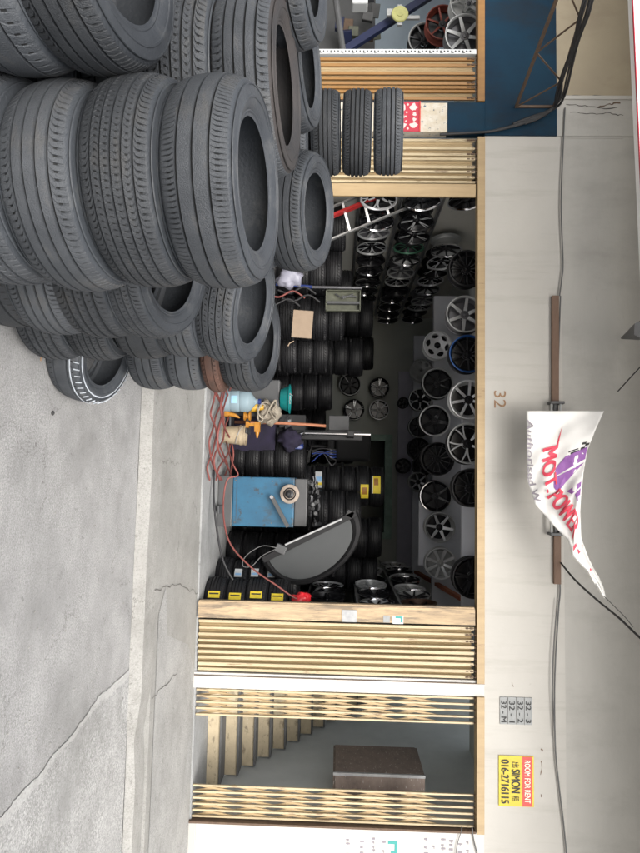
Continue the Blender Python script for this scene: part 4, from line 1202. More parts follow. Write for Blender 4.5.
def wheel(key, c, normal, label, group, spin=0., scale=1., roll=0.):
    root, parts = PROTO[key]
    if USED[key]:
        r = root.copy(); COL.objects.link(r)
        for p in parts:
            q = p.copy(); COL.objects.link(q); q.parent = r
    else: r = root; USED[key] = True
    nrm = Vector(normal).normalized()
    r.rotation_mode = 'QUATERNION'
    r.rotation_quaternion = nrm.to_track_quat('Z', 'Y') @ Matrix.Rotation(spin, 3, 'Z').to_quaternion()
    r.location = c; r.scale = (scale, scale, 1)
    return tag(r, label, 'wheel', group)

GF = 'alloy wheels hung below the front beam'
front = [(270, 466, 37, 'black_multi', 'black many-spoked wheel hung first in the front row by the side wall'),
         (316, 464, 38, 'gun6', 'dull grey six-spoked wheel hung in the front row'),
         (355, 467, 38, 'bluelip', 'black mesh wheel with a bright blue rim'),
         (400, 468, 39, 'silver7', 'large bright silver spoked wheel next to the blue rimmed one in the front row'),
         (444, 467, 41, 'vee', 'black wheel with thin silver V spokes in the front row'),
         (488, 470, 38, 'black_multi', 'black many-spoked wheel in the front row beside the pale lit patch'),
         (577, 472, 40, 'black5', 'black wheel with paired spokes hung last in the front row by the folding gate')]
for u, v, d, k, lb in front:
    Y = 7.9
    wheel(k, at(u, v, Y), (random.uniform(-.05, .05), -1, .0), lb, GF, spin=random.uniform(0, 6), scale=d * Y / F_PX / .463)
GM_ = 'alloy wheels hung below the middle beam'
mid = [(346, 437, 29, 'petal', 'silver wheel with six round dark openings in the middle row'),
       (384, 437, 31, 'black7', 'black wheel with two bright spokes in the middle row'),
       (421, 434, 31, 'black5w', 'black five-spoked wheel with silver lip in the middle row'),
       (459, 437, 33, 'black_multi', 'all black wheel in the middle row'),
       (496, 435, 31, 'black6lip', 'black wheel with shiny chrome lip in the middle row'),
       (527, 439, 30, 'silver6', 'silver six-spoked star wheel in the middle row'),
       (563, 440, 31, 'silver8', 'silver eight-spoked wheel at the gate end of the middle row')]
for u, v, d, k, lb in mid:
    Y = 9.95
    wheel(k, at(u, v, Y), (random.uniform(-.06, .06), -1, 0), lb, GM_, spin=random.uniform(0, 6), scale=d * Y / F_PX / .463)
GB = 'alloy wheels hung below the back beam'
back = [(371, 421, 23, 'disc7', 'pale silver wheel with round holes in the back row'),
        (400, 420, 23, 'silver5', 'black wheel with silver split spokes in the back row'),
        (427, 419, 22, 'black7', 'black thin-spoked wheel in the back row beneath the five-spoked one'),
        (449, 418, 22, 'black_multi', 'black many-spoked wheel in the back row'),
        (466, 422, 20, 'black5', 'dark paired-spoke wheel partly behind the all black one'),
        (482, 418, 20, 'silver6', 'small bright silver wheel in the back row')]
for u, v, d, k, lb in back:
    Y = 13.2
    wheel(k, at(u, v, Y), (random.uniform(-.06, .06), -1, 0), lb, GB, spin=random.uniform(0, 6), scale=d * Y / F_PX / .463)
GW = 'alloy wheels mounted low on the back wall'
for u, v, d, k, lb in [(385, 350, 22, 'black7', 'dark wheel low on the back wall closest to the door'), (410, 354, 21, 'machined10', 'silver twin-spoked wheel low on the back wall'),
                       (388, 379, 20, 'machined10', 'silver twin-spoked wheel in the upper row of the back wall'), (410, 379, 20, 'silver5', 'black and silver wheel in the upper row of the back wall'),
                       (403, 403, 11, 'black5', 'tiny dark wheel just under the back beam'), (466, 403, 15, 'black5', 'small black wheel on the purple grey header')]:
    Y = 13.95 if v < 395 else 13.9
    wheel(k, at(u, v, Y), (0, -1, 0), lb, GW, spin=random.uniform(0, 6), scale=d * Y / F_PX / .463)

# wheels on the side walls, faces towards the room
GL = 'alloy wheels mounted in rows on the side walls'
keysL = ['silver5', 'chromelip', 'machined10', 'silverbarrel', 'black6lip', 'silver8', 'gun6', 'chromelip', 'silver5', 'vee', 'black6lip', 'machined10', 'black5', 'silver6']
rows = [(378, 'lower'), (422, 'middle'), (461, 'upper')]
rg = random.Random(4)
for ri, (vv, rn) in enumerate(rows):
    zrow = {0: 2.06, 1: 2.60, 2: 3.13}[ri]
    for j in range(12):
        Y = 7.62 + j * .53 + rg.uniform(-.04, .04)
        if Y > 13.7: break
        k = keysL[(j * 3 + ri * 5) % len(keysL)]
        if ri == 0 and j == 1: k = 'chromelip'
        if ri == 1 and j == 0: k = 'chromelip'
        if ri == 1 and j == 1: k = 'machined10'
        if ri == 1 and j == 3: k = 'green'
        if ri == 2 and j == 3: k = 'silverbarrel'
        lb = 'dark alloy wheel %s from the gate in the %s row by the red ladder' % (['first', 'second', 'third', 'fourth', 'fifth', 'sixth', 'seventh', 'eighth', 'ninth', 'tenth', 'eleventh', 'twelfth'][j], rn)
        if ri == 2 and 1 <= j <= 2: continue
        if k == 'green': lb = 'green alloy wheel in the middle row on the ladder side wall'
        if ri == 2 and j > 3 and Y < 8: continue
        wheel(k, (-3.47 + rg.uniform(-.02, .04), Y, zrow + rg.uniform(-.02, .02)), (1, rg.uniform(-.16, -.02), rg.uniform(-.05, .05)), lb, GL, spin=rg.uniform(0, 6), scale=.98)
keysR = ['silver8', 'silverbarrel', 'silver6', 'black6lip', 'silver8', 'machined10', 'silver5', 'chromelip', 'black6lip', 'silver7']
for ri, (zrow, rn) in enumerate(((1.50, 'lower'), (2.16, 'middle'), (2.72, 'upper'))):
    for j in range(8):
        Y = 8.55 + j * .55 + rg.uniform(-.04, .04)
        k = keysR[(j * 3 + ri * 4) % len(keysR)]
        lb = 'dark alloy wheel %s from the street in the %s row above the labelled tyres' % (['first', 'second', 'third', 'fourth', 'fifth', 'sixth', 'seventh', 'eighth'][j], rn)
        if j == 0 and ri == 0: k = 'black5'; lb = 'black ribbed wheel above the red cap beside the plank'
        if j == 0 and ri == 1: k = 'silverbarrel'; lb = 'wheel with shiny silver barrel beside the plank of the gate'
        if j == 0 and ri == 2: k = 'brown'; lb = 'dark brown wheel seen edge-on beside the gate sticker'
        wheel(k, (1.66 + rg.uniform(-.03, .03), Y, zrow + rg.uniform(-.03, .03)), (-1, rg.uniform(-.16, 0), rg.uniform(-.05, .05)), lb, GL, spin=rg.uniform(0, 6), scale=1.02)
for zrow, nm in ((1.83, 'lowest'), (2.37, 'middle'), (2.90, 'highest')):
    b = MB(); b.span(-.035, .035, 0, 6.4, -.004, .004); b.span(-.035, -.027, 0, 6.4, -.03, .0)
    tag(b.build('display_rail', M['galv'], None, loc=(-3.56, 7.5, zrow)), '%s grey steel rail carrying wheels on the ladder side wall' % nm, 'rail')
for zrow, nm in ((1.26, 'lowest'), (1.92, 'middle'), (2.48, 'highest')):
    b = MB(); b.span(-.20, .20, 0, 4.6, -.004, .004); b.span(-.20, -.192, 0, 4.6, -.03, .0)
    tag(b.build('display_shelf', M['galv'], None, loc=(1.80, 8.3, zrow)), '%s grey steel shelf under the wheels on the gate side wall' % nm, 'shelf')
# neighbour's wheels
GN = 'wheels hung in the blue shop'
for u, v, d, Y, k, lb in [(6, 468, 40, 7.7, 'silver5w', 'dull silver wheel at the top corner of the blue shop'), (38, 464, 42, 7.6, 'gun6', 'dull silver six-spoke wheel beside the slotted post'),
                          (26, 442, 36, 8.3, 'red', 'dark red spoked wheel in the blue shop'), (42, 424, 34, 8.6, 'black7', 'large dark wheel rim against the pale wall of the blue shop')]:
    wheel(k, at(u, v, Y), (.1, -1, 0), lb, GN, spin=random.uniform(0, 6), scale=d * Y / F_PX / .463)
for k in USED:
    if not USED[k]:
        for p in PROTO[k][1]: bpy.data.objects.remove(p)
        bpy.data.objects.remove(PROTO[k][0])

# ------------------------------------------------------------------ stacks of new tyres in the shop
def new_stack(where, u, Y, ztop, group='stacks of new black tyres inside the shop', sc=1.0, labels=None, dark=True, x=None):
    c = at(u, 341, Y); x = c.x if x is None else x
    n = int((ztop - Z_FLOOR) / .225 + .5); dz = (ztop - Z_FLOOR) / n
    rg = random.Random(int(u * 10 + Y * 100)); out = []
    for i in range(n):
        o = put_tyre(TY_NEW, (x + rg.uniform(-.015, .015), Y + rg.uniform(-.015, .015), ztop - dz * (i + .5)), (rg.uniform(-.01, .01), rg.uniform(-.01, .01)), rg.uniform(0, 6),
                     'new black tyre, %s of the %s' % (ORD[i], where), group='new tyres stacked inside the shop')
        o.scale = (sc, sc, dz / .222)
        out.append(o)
    return out
def sticker(ty, theta, zc, wd, ht, m_, label, lines=None):
    """paper label glued on the tread, curved with it; theta in world terms"""
    sp_ = ty.rotation_quaternion.to_matrix()
    bb = MB(); R = .3125; n = 6; bb.use(m_)
    vs = []
    for i in range(n + 1):
        t = theta + (i / n - .5) * wd / R
        for z in (zc - ht / 2, zc + ht / 2): vs.append(sp_.inverted() @ Vector((R * math.cos(t), R * math.sin(t), z)))
    bb.add(vs, [(2 * i, 2 * i + 2, 2 * i + 3, 2 * i + 1) for i in range(n)])
    if lines:
        for (f0, f1, g0, g1, mm) in lines:
            bb.use(mm); vs = []
            for i in range(n + 1):
                t = theta + (f0 + (f1 - f0) * i / n - .5) * wd / R
                for z in (zc - ht / 2 + ht * g0, zc - ht / 2 + ht * g1): vs.append(sp_.inverted() @ Vector((R * 1.004 * math.cos(t), R * 1.004 * math.sin(t), z)))
            bb.add(vs, [(2 * i, 2 * i + 2, 2 * i + 3, 2 * i + 1) for i in range(n)])
    o = bb.build('paper_label', None, ty, label=label)
    return o
TX = -math.pi / 2
s1 = new_stack('low stack behind the blue balancer', 461, 9.1, 1.15)
s2 = new_stack('tall stack with yellow stickers', 486, 9.9, 2.32)
s3 = new_stack('tall stack behind the wheel guard', 537, 10.0, 2.30)
s3b = new_stack('tall stack between guard and side wheels', 571, 10.2, 2.25)
s5 = new_stack('stack at the purple cloth', 512, 9.3, 1.95)
s5b = new_stack('stack right behind the guard', 556, 9.0, 1.62)
s6 = new_stack('short stack beside the gate', 607, 7.62, 1.08)
s7 = new_stack('short stack behind the gate stack', 586, 8.25, 1.15)
for i, o in enumerate(s6[:4]): sticker(o, TX - .52, .0, .08, .125, M['label_yellow'], 'tyre with yellow sticker', [(.3, .5, .1, .9, M['ink_black'])])
for i, o in enumerate(s7[:4]): sticker(o, TX - .62, -.02, .11, .10, M['label_white'], 'white sticker', [(.55, .8, .1, .9, M['label_blue'])])
sticker(s2[0], TX - .12, -.02, .27, .13, M['label_yellow'], None, [(.15, .55, .25, .75, M['orange']), (.0, 1, .0, .12, M['label_white'])])
sticker(s2[1], TX + .28, .03, .22, .12, M['label_yellow'], None, [(.2, .7, .2, .8, M['orange'])])
sticker(s2[4], TX - .30, .0, .26, .10, M['label_white'], None, [(.35, .6, .0, 1, M['label_blue']), (.7, .85, .0, 1, M['label_yellow'])])
sticker(s2[2], TX + .45, .0, .08, .10, M['olive'], None)
# other side: dark walls of tyres
for nm_, u, Y, zt_ in (('corner stack beside the ladder wall', 228, 8.3, 1.66), ('dark stack under the cardboard', 273, 8.5, 1.62), ('dark stack beside the cardboard', 318, 8.7, 1.66), ('dark stack by the tray', 290, 9.6, 1.78),
                       ('tall dark stack under the side wheels', 318, 10.6, 2.15), ('tall dark stack nearer the back wall', 352, 11.6, 2.22), ('dark stack before the back wall', 357, 10.2, 1.98), ('dark stack behind the basin', 352, 9.2, 1.45), ('low dark stack behind the bottle', 392, 10.4, 1.5)):
    new_stack(nm_, u, Y, zt_)
for nm_, u, Y, zt_ in (('back stack by the door jamb', 448, 12.0, 1.9), ('dim stack near the back door', 425, 12.6, 1.35)):
    new_stack(nm_, u, Y, zt_)

# ------------------------------------------------------------------ workshop things
def rot_to(a, c):
    return (Vector(c) - Vector(a))
# wheel balancer
YB = 8.0
c0 = at(502, 219, YB); BX0, BX1 = at(477, 260, YB).x, at(527, 260, YB).x
BW = BX1 - BX0; zt1 = at(502, 307, YB).z; zb1 = at(502, 232, YB).z; zb2 = at(502, 294, YB).z
wb = thing('wheel_balancer', 'blue wheel balancer with shaft cone and wide grey half-moon guard', 'balancer', ((BX0 + BX1) / 2, YB, Z_FLOOR))
o0 = Vector(wb.location)
b = MB(); b.box((0, .28, (zb1 + zb2) / 2 - o0.z), (BW, .5, zb2 - zb1)); b.build('cabinet', M['machine_blue'], wb, bevel=.012)
b = MB(); b.box((0, .28, (zb1 - Z_FLOOR) / 2), (BW + .02, .53, zb1 - Z_FLOOR - .002)); b.build('base', M['machine_grey'], wb, bevel=.01)
b = MB(); b.box((0, .30, (zb2 + zt1) / 2 - o0.z), (BW * .96, .5, zt1 - zb2 - .003), rx=0); b.build('weight_tray', M['machine_grey'], wb, bevel=.012)
cs = at(494, 290, YB - .02) - o0
b = MB(); mxy = Matrix.Rotation(R_(90), 3, 'X')
b.lathe([(0, .06), (.10, .06), (.118, .05), (.118, -.03), (0, -.03)], 36, c=(cs.x, cs.y - .0, cs.z), mx=mxy); b.build('flange', M['felt'], wb, smooth=40)
b = MB(); b.lathe([(0, .16), (.018, .16), (.022, .15), (.022, .10), (.05, .085), (.055, .06), (0, .06)], 28, c=(cs.x, cs.y, cs.z), mx=mxy); b.build('shaft', M['black_satin'], wb, smooth=40)
b = MB(); b.lathe([(.062, .062), (.07, .072), (.078, .062)], 30, c=(cs.x, cs.y, cs.z), mx=mxy, closed=True); b.build('ring', M['black_satin'], wb, smooth=60)
a = at(497, 272, YB - .05) - o0; c = at(527, 288, YB - .08) - o0
b = MB(); b.beam(a, c, .05, .03); b.build('arm', M['machine_grey'], wb, bevel=.005)
b = MB(); b.lathe([(0, .03), (.022, .03), (.022, -.02), (0, -.02)], 16, c=a - Vector((0, .02, 0)), mx=mxy); b.build('pivot', M['chrome'], wb, smooth=40)
# guard: half-moon, straight edge from (557,262) to (515,353), belly to (580,320)
YG = 7.85
ga, gb = (560, 262), (513, 356)
arc = []
NA = 26
for i in range(NA + 1):
    f_ = i / NA; t = math.pi * f_
    mx_ = (ga[0] + gb[0]) / 2; mz_ = (ga[1] + gb[1]) / 2
    ax_ = ((gb[0] - ga[0]) / 2, (gb[1] - ga[1]) / 2)
    nx_ = (ax_[1], -ax_[0]); ln = math.hypot(*nx_); nx_ = (nx_[0] / ln, nx_[1] / ln)
    bel = 43 * (1 + .10 * math.cos(t)) * math.sin(t) ** .85
    arc.append((mx_ - ax_[0] * math.cos(t) + nx_[0] * bel, mz_ - ax_[1] * math.cos(t) + nx_[1] * bel))
def guard_pts(scale, Y, sh=(0, 0)):
    cx_, cz_ = (ga[0] + gb[0]) / 2 + 12, (ga[1] + gb[1]) / 2 - 3
    return [at(cx_ + (p[0] - cx_) * scale + sh[0], cz_ + (p[1] - cz_) * scale + sh[1], Y) - o0 for p in arc]
b = MB(); A1 = guard_pts(1.0, YG); A2 = guard_pts(1.03, YG + .38); n = len(A1)
b.add(A1 + A2, [(i, (i + 1) % n, (i + 1) % n + n, i + n) for i in range(n)] + [tuple(range(n, 2 * n))])
b.build('guard_shell', M['hood_black'], wb, smooth=50)
b = MB(); A1 = guard_pts(1.0, YG - .001); A3 = guard_pts(.93, YG - .03); A4 = guard_pts(.87, YG - .004)
b.add(A1 + A3 + A4, [(i, (i + 1) % n, (i + 1) % n + n, i + n) for i in range(n)] + [(i + n, (i + 1) % n + n, (i + 1) % n + 2 * n, i + 2 * n) for i in range(n)])
b.build('guard_rim', M['hood_black'], wb, smooth=50)
b = MB(); A5 = guard_pts(.86, YG - .006)
b.add(A5 + [p + Vector((0, .012, 0)) for p in A5], [tuple(range(n)), tuple(range(n, 2 * n))] + [(i, (i + 1) % n, (i + 1) % n + n, i + n) for i in range(n)])
b.build('guard_face', M['hood_grey'], wb)
b = MB(); b.beam(at(545, 285, YG - .05) - o0, at(519, 342, YG - .05) - o0, .022, .022); b.build('guard_highlight_strip', M['galv'], wb, bevel=.004)  # highlight along the dark edge of the guard, put in as a grey strip
b = MB(); b.beam(at(560, 263, YG - .03) - o0, at(513, 356, YG - .03) - o0, .075, .05); b.build('guard_edge', M['hood_black'], wb, bevel=.005)
b = MB(); b.box(at(549, 281, YG - .06) - o0, (.10, .09, .13), ry=.4); b.build('hinge_block', M['machine_grey'], wb, bevel=.01)
b = MB(); b.box(at(514, 350, YG - .02) - o0, (.09, .07, .10), ry=.4); b.build('end_bracket', M['black_gloss'], wb, bevel=.01)
b = MB(); b.box((.10, -.10, .05), (.10, .20, .025)); b.build('pedal', M['machine_grey'], wb, bevel=.005)
for dx_, dz_ in ((-.26, .12), (.26, .12), (-.26, .58), (.26, .58)):
    b = MB(); b.lathe([(0, .006), (.008, .006), (.010, 0), (0, 0)], 10, c=(dx_, .029, dz_ + .1), mx=mxy); b.build('screw', M['gun'], wb)
b = MB(); b.span(-BW / 2 + .03, BW / 2 - .03, .026, .0295, zb1 - o0.z + .05, zb1 - o0.z + .054); b.build('panel_seam', M['machine_grey'], wb)
# clutter on the balancer tray
rg = random.Random(9)
CL = ['at the arm side', 'near the shaft cone', 'mid tray', 'toward the guard', 'at the back edge', 'on the heap top', 'half buried']
for i in range(36):
    p = at(rg.uniform(479, 525), rg.uniform(307, 318), YB + rg.uniform(-.02, .35)); p.z = zt1 + .012 + rg.uniform(0, .14)
    bb = MB(); k = i % 3
    if k == 0: bb.box((0, 0, 0), (rg.uniform(.03, .07), .03, .02), rz=rg.uniform(0, 3), ry=rg.uniform(-.6, .6))
    elif k == 1: bb.lathe([(0, .012), (.02, .012), (.03, 0), (.02, -.012), (0, -.012)], 12, mx=Matrix.Rotation(rg.uniform(0, 2), 3, 'X'))
    else: bb.tube([(-.04, 0, 0), (0, .01, .01), (.05, 0, .0)], .007, 6)
    o = bb.build(['wheel_weight', 'cone_adapter', 'hand_tool'][k], [M['black_satin'], M['machine_grey'], M['gun']][k], None, loc=p)
    tag(o, ['small grey wheel weight in the clutter on the balancer tray', 'small metal cone in the clutter on the balancer tray', 'small steel tool in the clutter on the balancer tray'][k], ['weight', 'cone', 'tool'][k], 'clutter on the balancer tray, ' + ['weights', 'cones', 'tools'][k])

# water bottle
p = at(401, 225, 8.1); p.z = Z_FLOOR
wbt = thing('water_bottle', 'large clear bluish water bottle standing by the tyre stack', 'bottle', p)
b = MB(); b.lathe([(0, 0), (.12, 0), (.135, .02), (.135, .10), (.128, .115), (.135, .13), (.135, .22), (.128, .235), (.135, .25), (.135, .33), (.12, .37), (.05, .42), (.035, .43), (.035, .47), (0, .47)], 32)
b.build('body', M['bottle'], wbt, smooth=35)
b = MB(); b.lathe([(0, .50), (.03, .50), (.036, .495), (.036, .462), (0, .462)], 20); b.build('cap', M['blue_plastic'], wbt, smooth=35)
b = MB(); t0 = -2.0
b.add([(.1365 * math.cos(t0 + i * .12), .1365 * math.sin(t0 + i * .12), z) for i in range(7) for z in (.14, .215)], [(2 * i, 2 * i + 2, 2 * i + 3, 2 * i + 1) for i in range(6)])
b.build('bottle_label', M['label_blue'], wbt)
# bucket
p = at(435, 230, 8.25); p.z = Z_FLOOR
bk = thing('paint_bucket', 'dirty cream plastic bucket with a ribbed rim near the hose coil', 'bucket', p)
b = MB(); b.lathe([(0, 0), (.105, 0), (.125, .22), (.133, .222), (.133, .245), (.128, .245), (.128, .28), (.134, .285), (.134, .30), (.120, .30), (.10, .02), (0, .02)], 32); b.build('body', M['cream_plastic'], bk, smooth=35)
b = MB(); b.tube([(.133 * math.cos(t), .133 * math.sin(t), .27 - .10 * math.sin((t + 2.6) / 2 * 1.2)) for t in [(-2.6 + i * .26) for i in range(9)]], .004, 6); b.build('handle', M['galv'], bk)
# low trolley with stuff
p = at(418, 230, 8.3); 
td = thing('tool_stand', 'low dark tool stand between the bottle and the bucket', 'stand', (p.x, 8.42, Z_FLOOR))
b = MB(); b.box((0, 0, .30), (.40, .30, .02)); b.box((0, 0, .08), (.40, .30, .02)); b.build('shelf', M['machine_grey'], td, bevel=.003)
for sx in (-1, 1):
    for sy in (-1, 1):
        b = MB(); b.box((sx * .18, sy * .13, .15), (.02, .02, .30)); b.build('leg', M['machine_grey'], td)
ZS = Z_FLOOR + .31
def small(name, label, cat, u, Y, z, fn, m_, smooth=40, group=None):
    q = at(u, 300, Y); bb = MB(); fn(bb); o = bb.build(name, m_, None, smooth=smooth, loc=(q.x, Y, z)); return tag(o, label, cat, group)
small('yellow_jug', 'yellow plastic jug on the tool stand by the bottle cap', 'jug', 408, 8.33, ZS, lambda q: q.lathe([(0, 0), (.06, 0), (.065, .10), (.04, .15), (.03, .20), (0, .2)], 20), M['yellow'])
small('drill', 'orange power drill with a black chuck by the bucket', 'drill', 428, 8.2, ZS + .02, lambda q: (q.box((0, 0, .12), (.13, .07, .07)), q.box((-.03, 0, .05), (.045, .05, .14)), q.tube([(.06, 0, .12), (.10, 0, .12), (.14, 0, .12)], [.03, .02, .008], 10), q.box((-.03, 0, -.01), (.08, .06, .04))), M['orange'], None)
small('drill', 'orange tool lying low beside the bottle foot', 'tool', 415, 8.12, Z_FLOOR + .03, lambda q: (q.box((0, 0, .03), (.07, .07, .05)), q.tube([(0, 0, .05), (.02, 0, .14), (.05, 0, .2)], [.03, .025, .01], 10)), M['orange'], None)
small('wire_reel', 'orange reel between bottle and bucket', 'reel', 417, 8.16, Z_FLOOR + .28, lambda q: (q.lathe([(0, 0), (.06, 0), (.06, .02), (.035, .025), (.035, .06), (.06, .065), (.06, .085), (0, .085)], 20)), M['orange'])
# crumpled rag heap
import bmesh
def lump(name, m_, c, s, seed, label, cat, sub=3, amp=.25, freq=7):
    from mathutils import noise
    bm = bmesh.new(); bmesh.ops.create_icosphere(bm, subdivisions=sub, radius=1)
    for v_ in bm.verts:
        nn = noise.fractal(v_.co * freq * .25 + Vector((seed, 0, 0)), 1.0, 2.0, 4)
        v_.co = v_.co * (1 + amp * nn)
        v_.co = Vector((v_.co.x * s[0], v_.co.y * s[1], v_.co.z * s[2]))
    me = bpy.data.meshes.new(name); bm.to_mesh(me); bm.free(); me.materials.append(m_); me.shade_smooth()
    o = bpy.data.objects.new(name, me); COL.objects.link(o); o.location = c
    return tag(o, label, cat)
p = at(412, 268, 8.4)
lump('rag_heap', M['rag'], (p.x, 8.45, p.z), (.16, .13, .15), 3, 'crumpled beige rag heap over the bottle and stand', 'rag', amp=.6, freq=9)
rg = random.Random(5)
P = [Vector((p.x + .15 * math.cos(t * 1.7) * (1 - t / 30), 8.30 + .04 * math.sin(t * 2.3), p.z + .12 * math.sin(t * 1.1))) for t in [i * .5 for i in range(40)]]
cable('rope', 'tangled beige rope lying over the rag heap', P, .012, M['rag'], seg=3, cat='rope')
p = at(398, 284, 8.5)
ba = thing('basin', 'teal plastic basin tipped over the rag heap', 'basin', (p.x, 8.6, p.z - .05))
b = MB(); b.lathe([(0, 0), (.13, 0), (.185, .12), (.195, .12), (.195, .128), (.18, .128), (.125, .01), (0, .01)], 32); b.build('bowl', M['teal'], ba, smooth=40)
b = MB(); b.lathe([(.196, .112), (.202, .118), (.196, .124)], 32, closed=True); b.build('rim', M['teal'], ba, smooth=60)
for i in range(5):
    o = small('bolt_pile', 'small steel bolt lying in the teal basin', 'bolt', 394 + i * 2.5, 8.55 + .02 * i, p.z + .07, lambda q: (q.lathe([(0, 0), (.014, 0), (.014, .01), (.006, .011), (.006, .05), (0, .05)], 8, mx=Matrix.Rotation(.5 + i, 3, 'Y'))), M['galv'], group='bolts in the teal basin')
# support under the basin
b = MB(); b.box((0, 0, .0), (.5, .4, p.z - .06 - Z_FLOOR)); o = b.build('steel_drum', M['machine_grey'], None, loc=(p.x, 8.72, (p.z - .06 + Z_FLOOR) / 2), bevel=.02)
tag(o, 'dark steel box carrying the teal basin', 'box'); o.name = 'steel_box'

# tyre changer in the middle of the shop
p = at(432, 260, 9.0); q0 = Vector((p.x, 9.1, Z_FLOOR))
tc = thing('tyre_changer', 'dark tyre changer with turntable and upright column', 'machine', q0)
b = MB(); b.prism([(-.30, 0), (.30, 0), (.26, .62), (-.26, .62)], -.28, .28); b.build('cabinet', M['purple'], tc, bevel=.015)
b = MB(); b.lathe([(0, .78), (.24, .78), (.25, .77), (.25, .75), (.08, .72), (.08, .62), (0, .62)], 32); b.build('turntable', M['gun'], tc, smooth=35)
for i in range(4):
    t = i * math.pi / 2 + .5
    b = MB(); b.box((.17 * math.cos(t), .17 * math.sin(t), .80), (.08, .05, .04), rz=t); b.build('clamp', M['silver_dull'], tc, bevel=.004)
b = MB(); b.span(-.07, .07, .30, .44, .1, 1.85); b.build('column', M['black_satin'], tc, bevel=.01)
b = MB(); b.span(-.04, .04, -.05, .40, 1.62, 1.72); b.build('swing_arm', M['black_satin'], tc, bevel=.008)
b = MB(); b.tube([(0, 0, 1.0), (0, 0, 1.95)], .022, 12); b.tube([(0, 0, 1.0), (.02, -.03, .95), (.05, -.05, .9)], .03, 10); b.build('tool_shaft', M['chrome'], tc, smooth=40)
b = MB(); b.box((-.18, .32, 1.5), (.22, .12, .30)); b.build('control_box', M['machine_grey'], tc, bevel=.01)
a = at(423, 281, 8.6); c = at(426, 326, 8.6)
cable('red_pole', 'reddish wooden pole standing upright behind the rag heap', [a - Vector((0, 0, .7)), a, c], .022, M['wood_pole'], cat='pole')
p = at(440, 292, 8.75); lump('purple_bag', M['purple'], (p.x, 8.75, p.z - .02), (.15, .12, .15), 8, 'dark purple cloth bundle behind the orange drill', 'bag', amp=.5)
small('blue_can', 'blue plastic can behind the purple bundle', 'can', 447, 8.9, at(447, 296, 8.9).z, lambda q: q.lathe([(0, -.08), (.07, -.08), (.075, .06), (.05, .10), (0, .11)], 20), M['blue_plastic'])
# bundle of blue grey straps hanging on the machine
rg = random.Random(2)
for i in range(7):
    u = 447 + i * 2.6
    P = [at(u + rg.uniform(-3, 3), 336, 8.8), at(u + rg.uniform(-3, 3), 331, 8.7), at(452 + rg.uniform(-4, 4), 322, 8.75), at(456 + rg.uniform(-6, 6), 312, 8.8)]
    cable('air_line', 'thin %s air line, one strand of the tangle over the tyre changer' % ('blue' if i % 2 else 'black'), P, .007, M['blue_plastic'] if i % 2 else M['wire'], cat='hose', group='tangle of air lines')
# dark office chair shape on the stacks
p = at(446, 340, 10.6)
ch = thing('desk_chair', 'black padded desk chair deep in the shop', 'chair', (p.x, 10.9, Z_FLOOR + .95))
b = MB(); b.box((0, 0, .42), (.50, .50, .12)); b.build('seat', M['dark'], ch, bevel=.04)
b = MB(); b.box((0, .22, .80), (.48, .12, .62), rx=-.1); b.build('backrest', M['dark'], ch, bevel=.05)
b = MB(); b.box((.30, 0, .62), (.07, .35, .05)); b.box((-.30, 0, .62), (.07, .35, .05)); b.box((.30, .0, .52), (.04, .05, .2)); b.box((-.30, .0, .52), (.04, .05, .2)); b.build('armrest', M['dark'], ch, bevel=.01)
b = MB(); b.tube([(0, 0, .05), (0, 0, .37)], .03, 12)
for i in range(5):
    t = i * 2 * math.pi / 5; b.beam((0, 0, .07), (.28 * math.cos(t), .28 * math.sin(t), .04), .04, .03)
b.build('base', M['black_satin'], ch)
b = MB(); b.box((0, 0, .475), (1.0, .8, .95)); tag(b.build('work_counter', M['machine_grey'], None, loc=(p.x, 10.9, Z_FLOOR), bevel=.01), 'dark grey counter under the desk chair', 'counter')

# left side odds and ends
p = at(326, 303, 8.25); b = MB(); b.box((0, 0, 0), (.36, .012, .26), ry=.06); tag(b.build('cardboard_sheet', M['card'], None, loc=(p.x, 8.15, p.z)), 'blank piece of brown cardboard hung on the dark tyres', 'cardboard')
cable('cardboard_string', 'thin cord hanging below the brown cardboard', [at(341, 294, 8.14), at(343, 290, 8.14), at(346, 288, 8.14)], .008, M['card'], cat='cord')
p = at(301, 343, 8.1)
ty_ = thing('tool_tray', 'olive grey tool tray standing on end above the cardboard', 'tray', (p.x, 8.1, p.z - .20))
b = MB(); b.box((0, .04, .2), (.27, .01, .44)); b.box((-.13, 0, .2), (.012, .08, .44)); b.box((.13, 0, .2), (.012, .08, .44)); b.box((0, 0, .42), (.27, .08, .012)); b.box((0, 0, -.015), (.27, .08, .012)); b.build('shell', M['olive'], ty_)
b = MB(); b.box((.03, -.005, .2), (.03, .07, .43)); b.box((-.06, .01, .28), (.012, .05, .18)); b.tube([(-.09, 0, .1), (-.03, -.02, .2), (-.09, 0, .33)], .01, 8); b.build('divider', M['machine_grey'], ty_)
a = at(284, 276, 8.0); c = at(287, 312, 8.0); d_ = at(288, 362, 8.0)
bp = thing('upright_pipe', 'upright pipe with blue lower half beside the olive tray', 'pipe', a)
b = MB(); b.tube([a - a, c - a], .022, 10); b.build('blue_sleeve', M['blue_plastic'], bp, smooth=50)
b = MB(); b.tube([c - a, d_ - a], .017, 10); b.build('grey_tube', M['gun'], bp, smooth=50)
p = at(277, 292, 7.9); lump('plastic_bag', M['bag'], (p.x, 7.95, p.z - .03), (.13, .10, .15), 12, 'pale lavender plastic bag beside the pipe', 'bag', amp=.5)
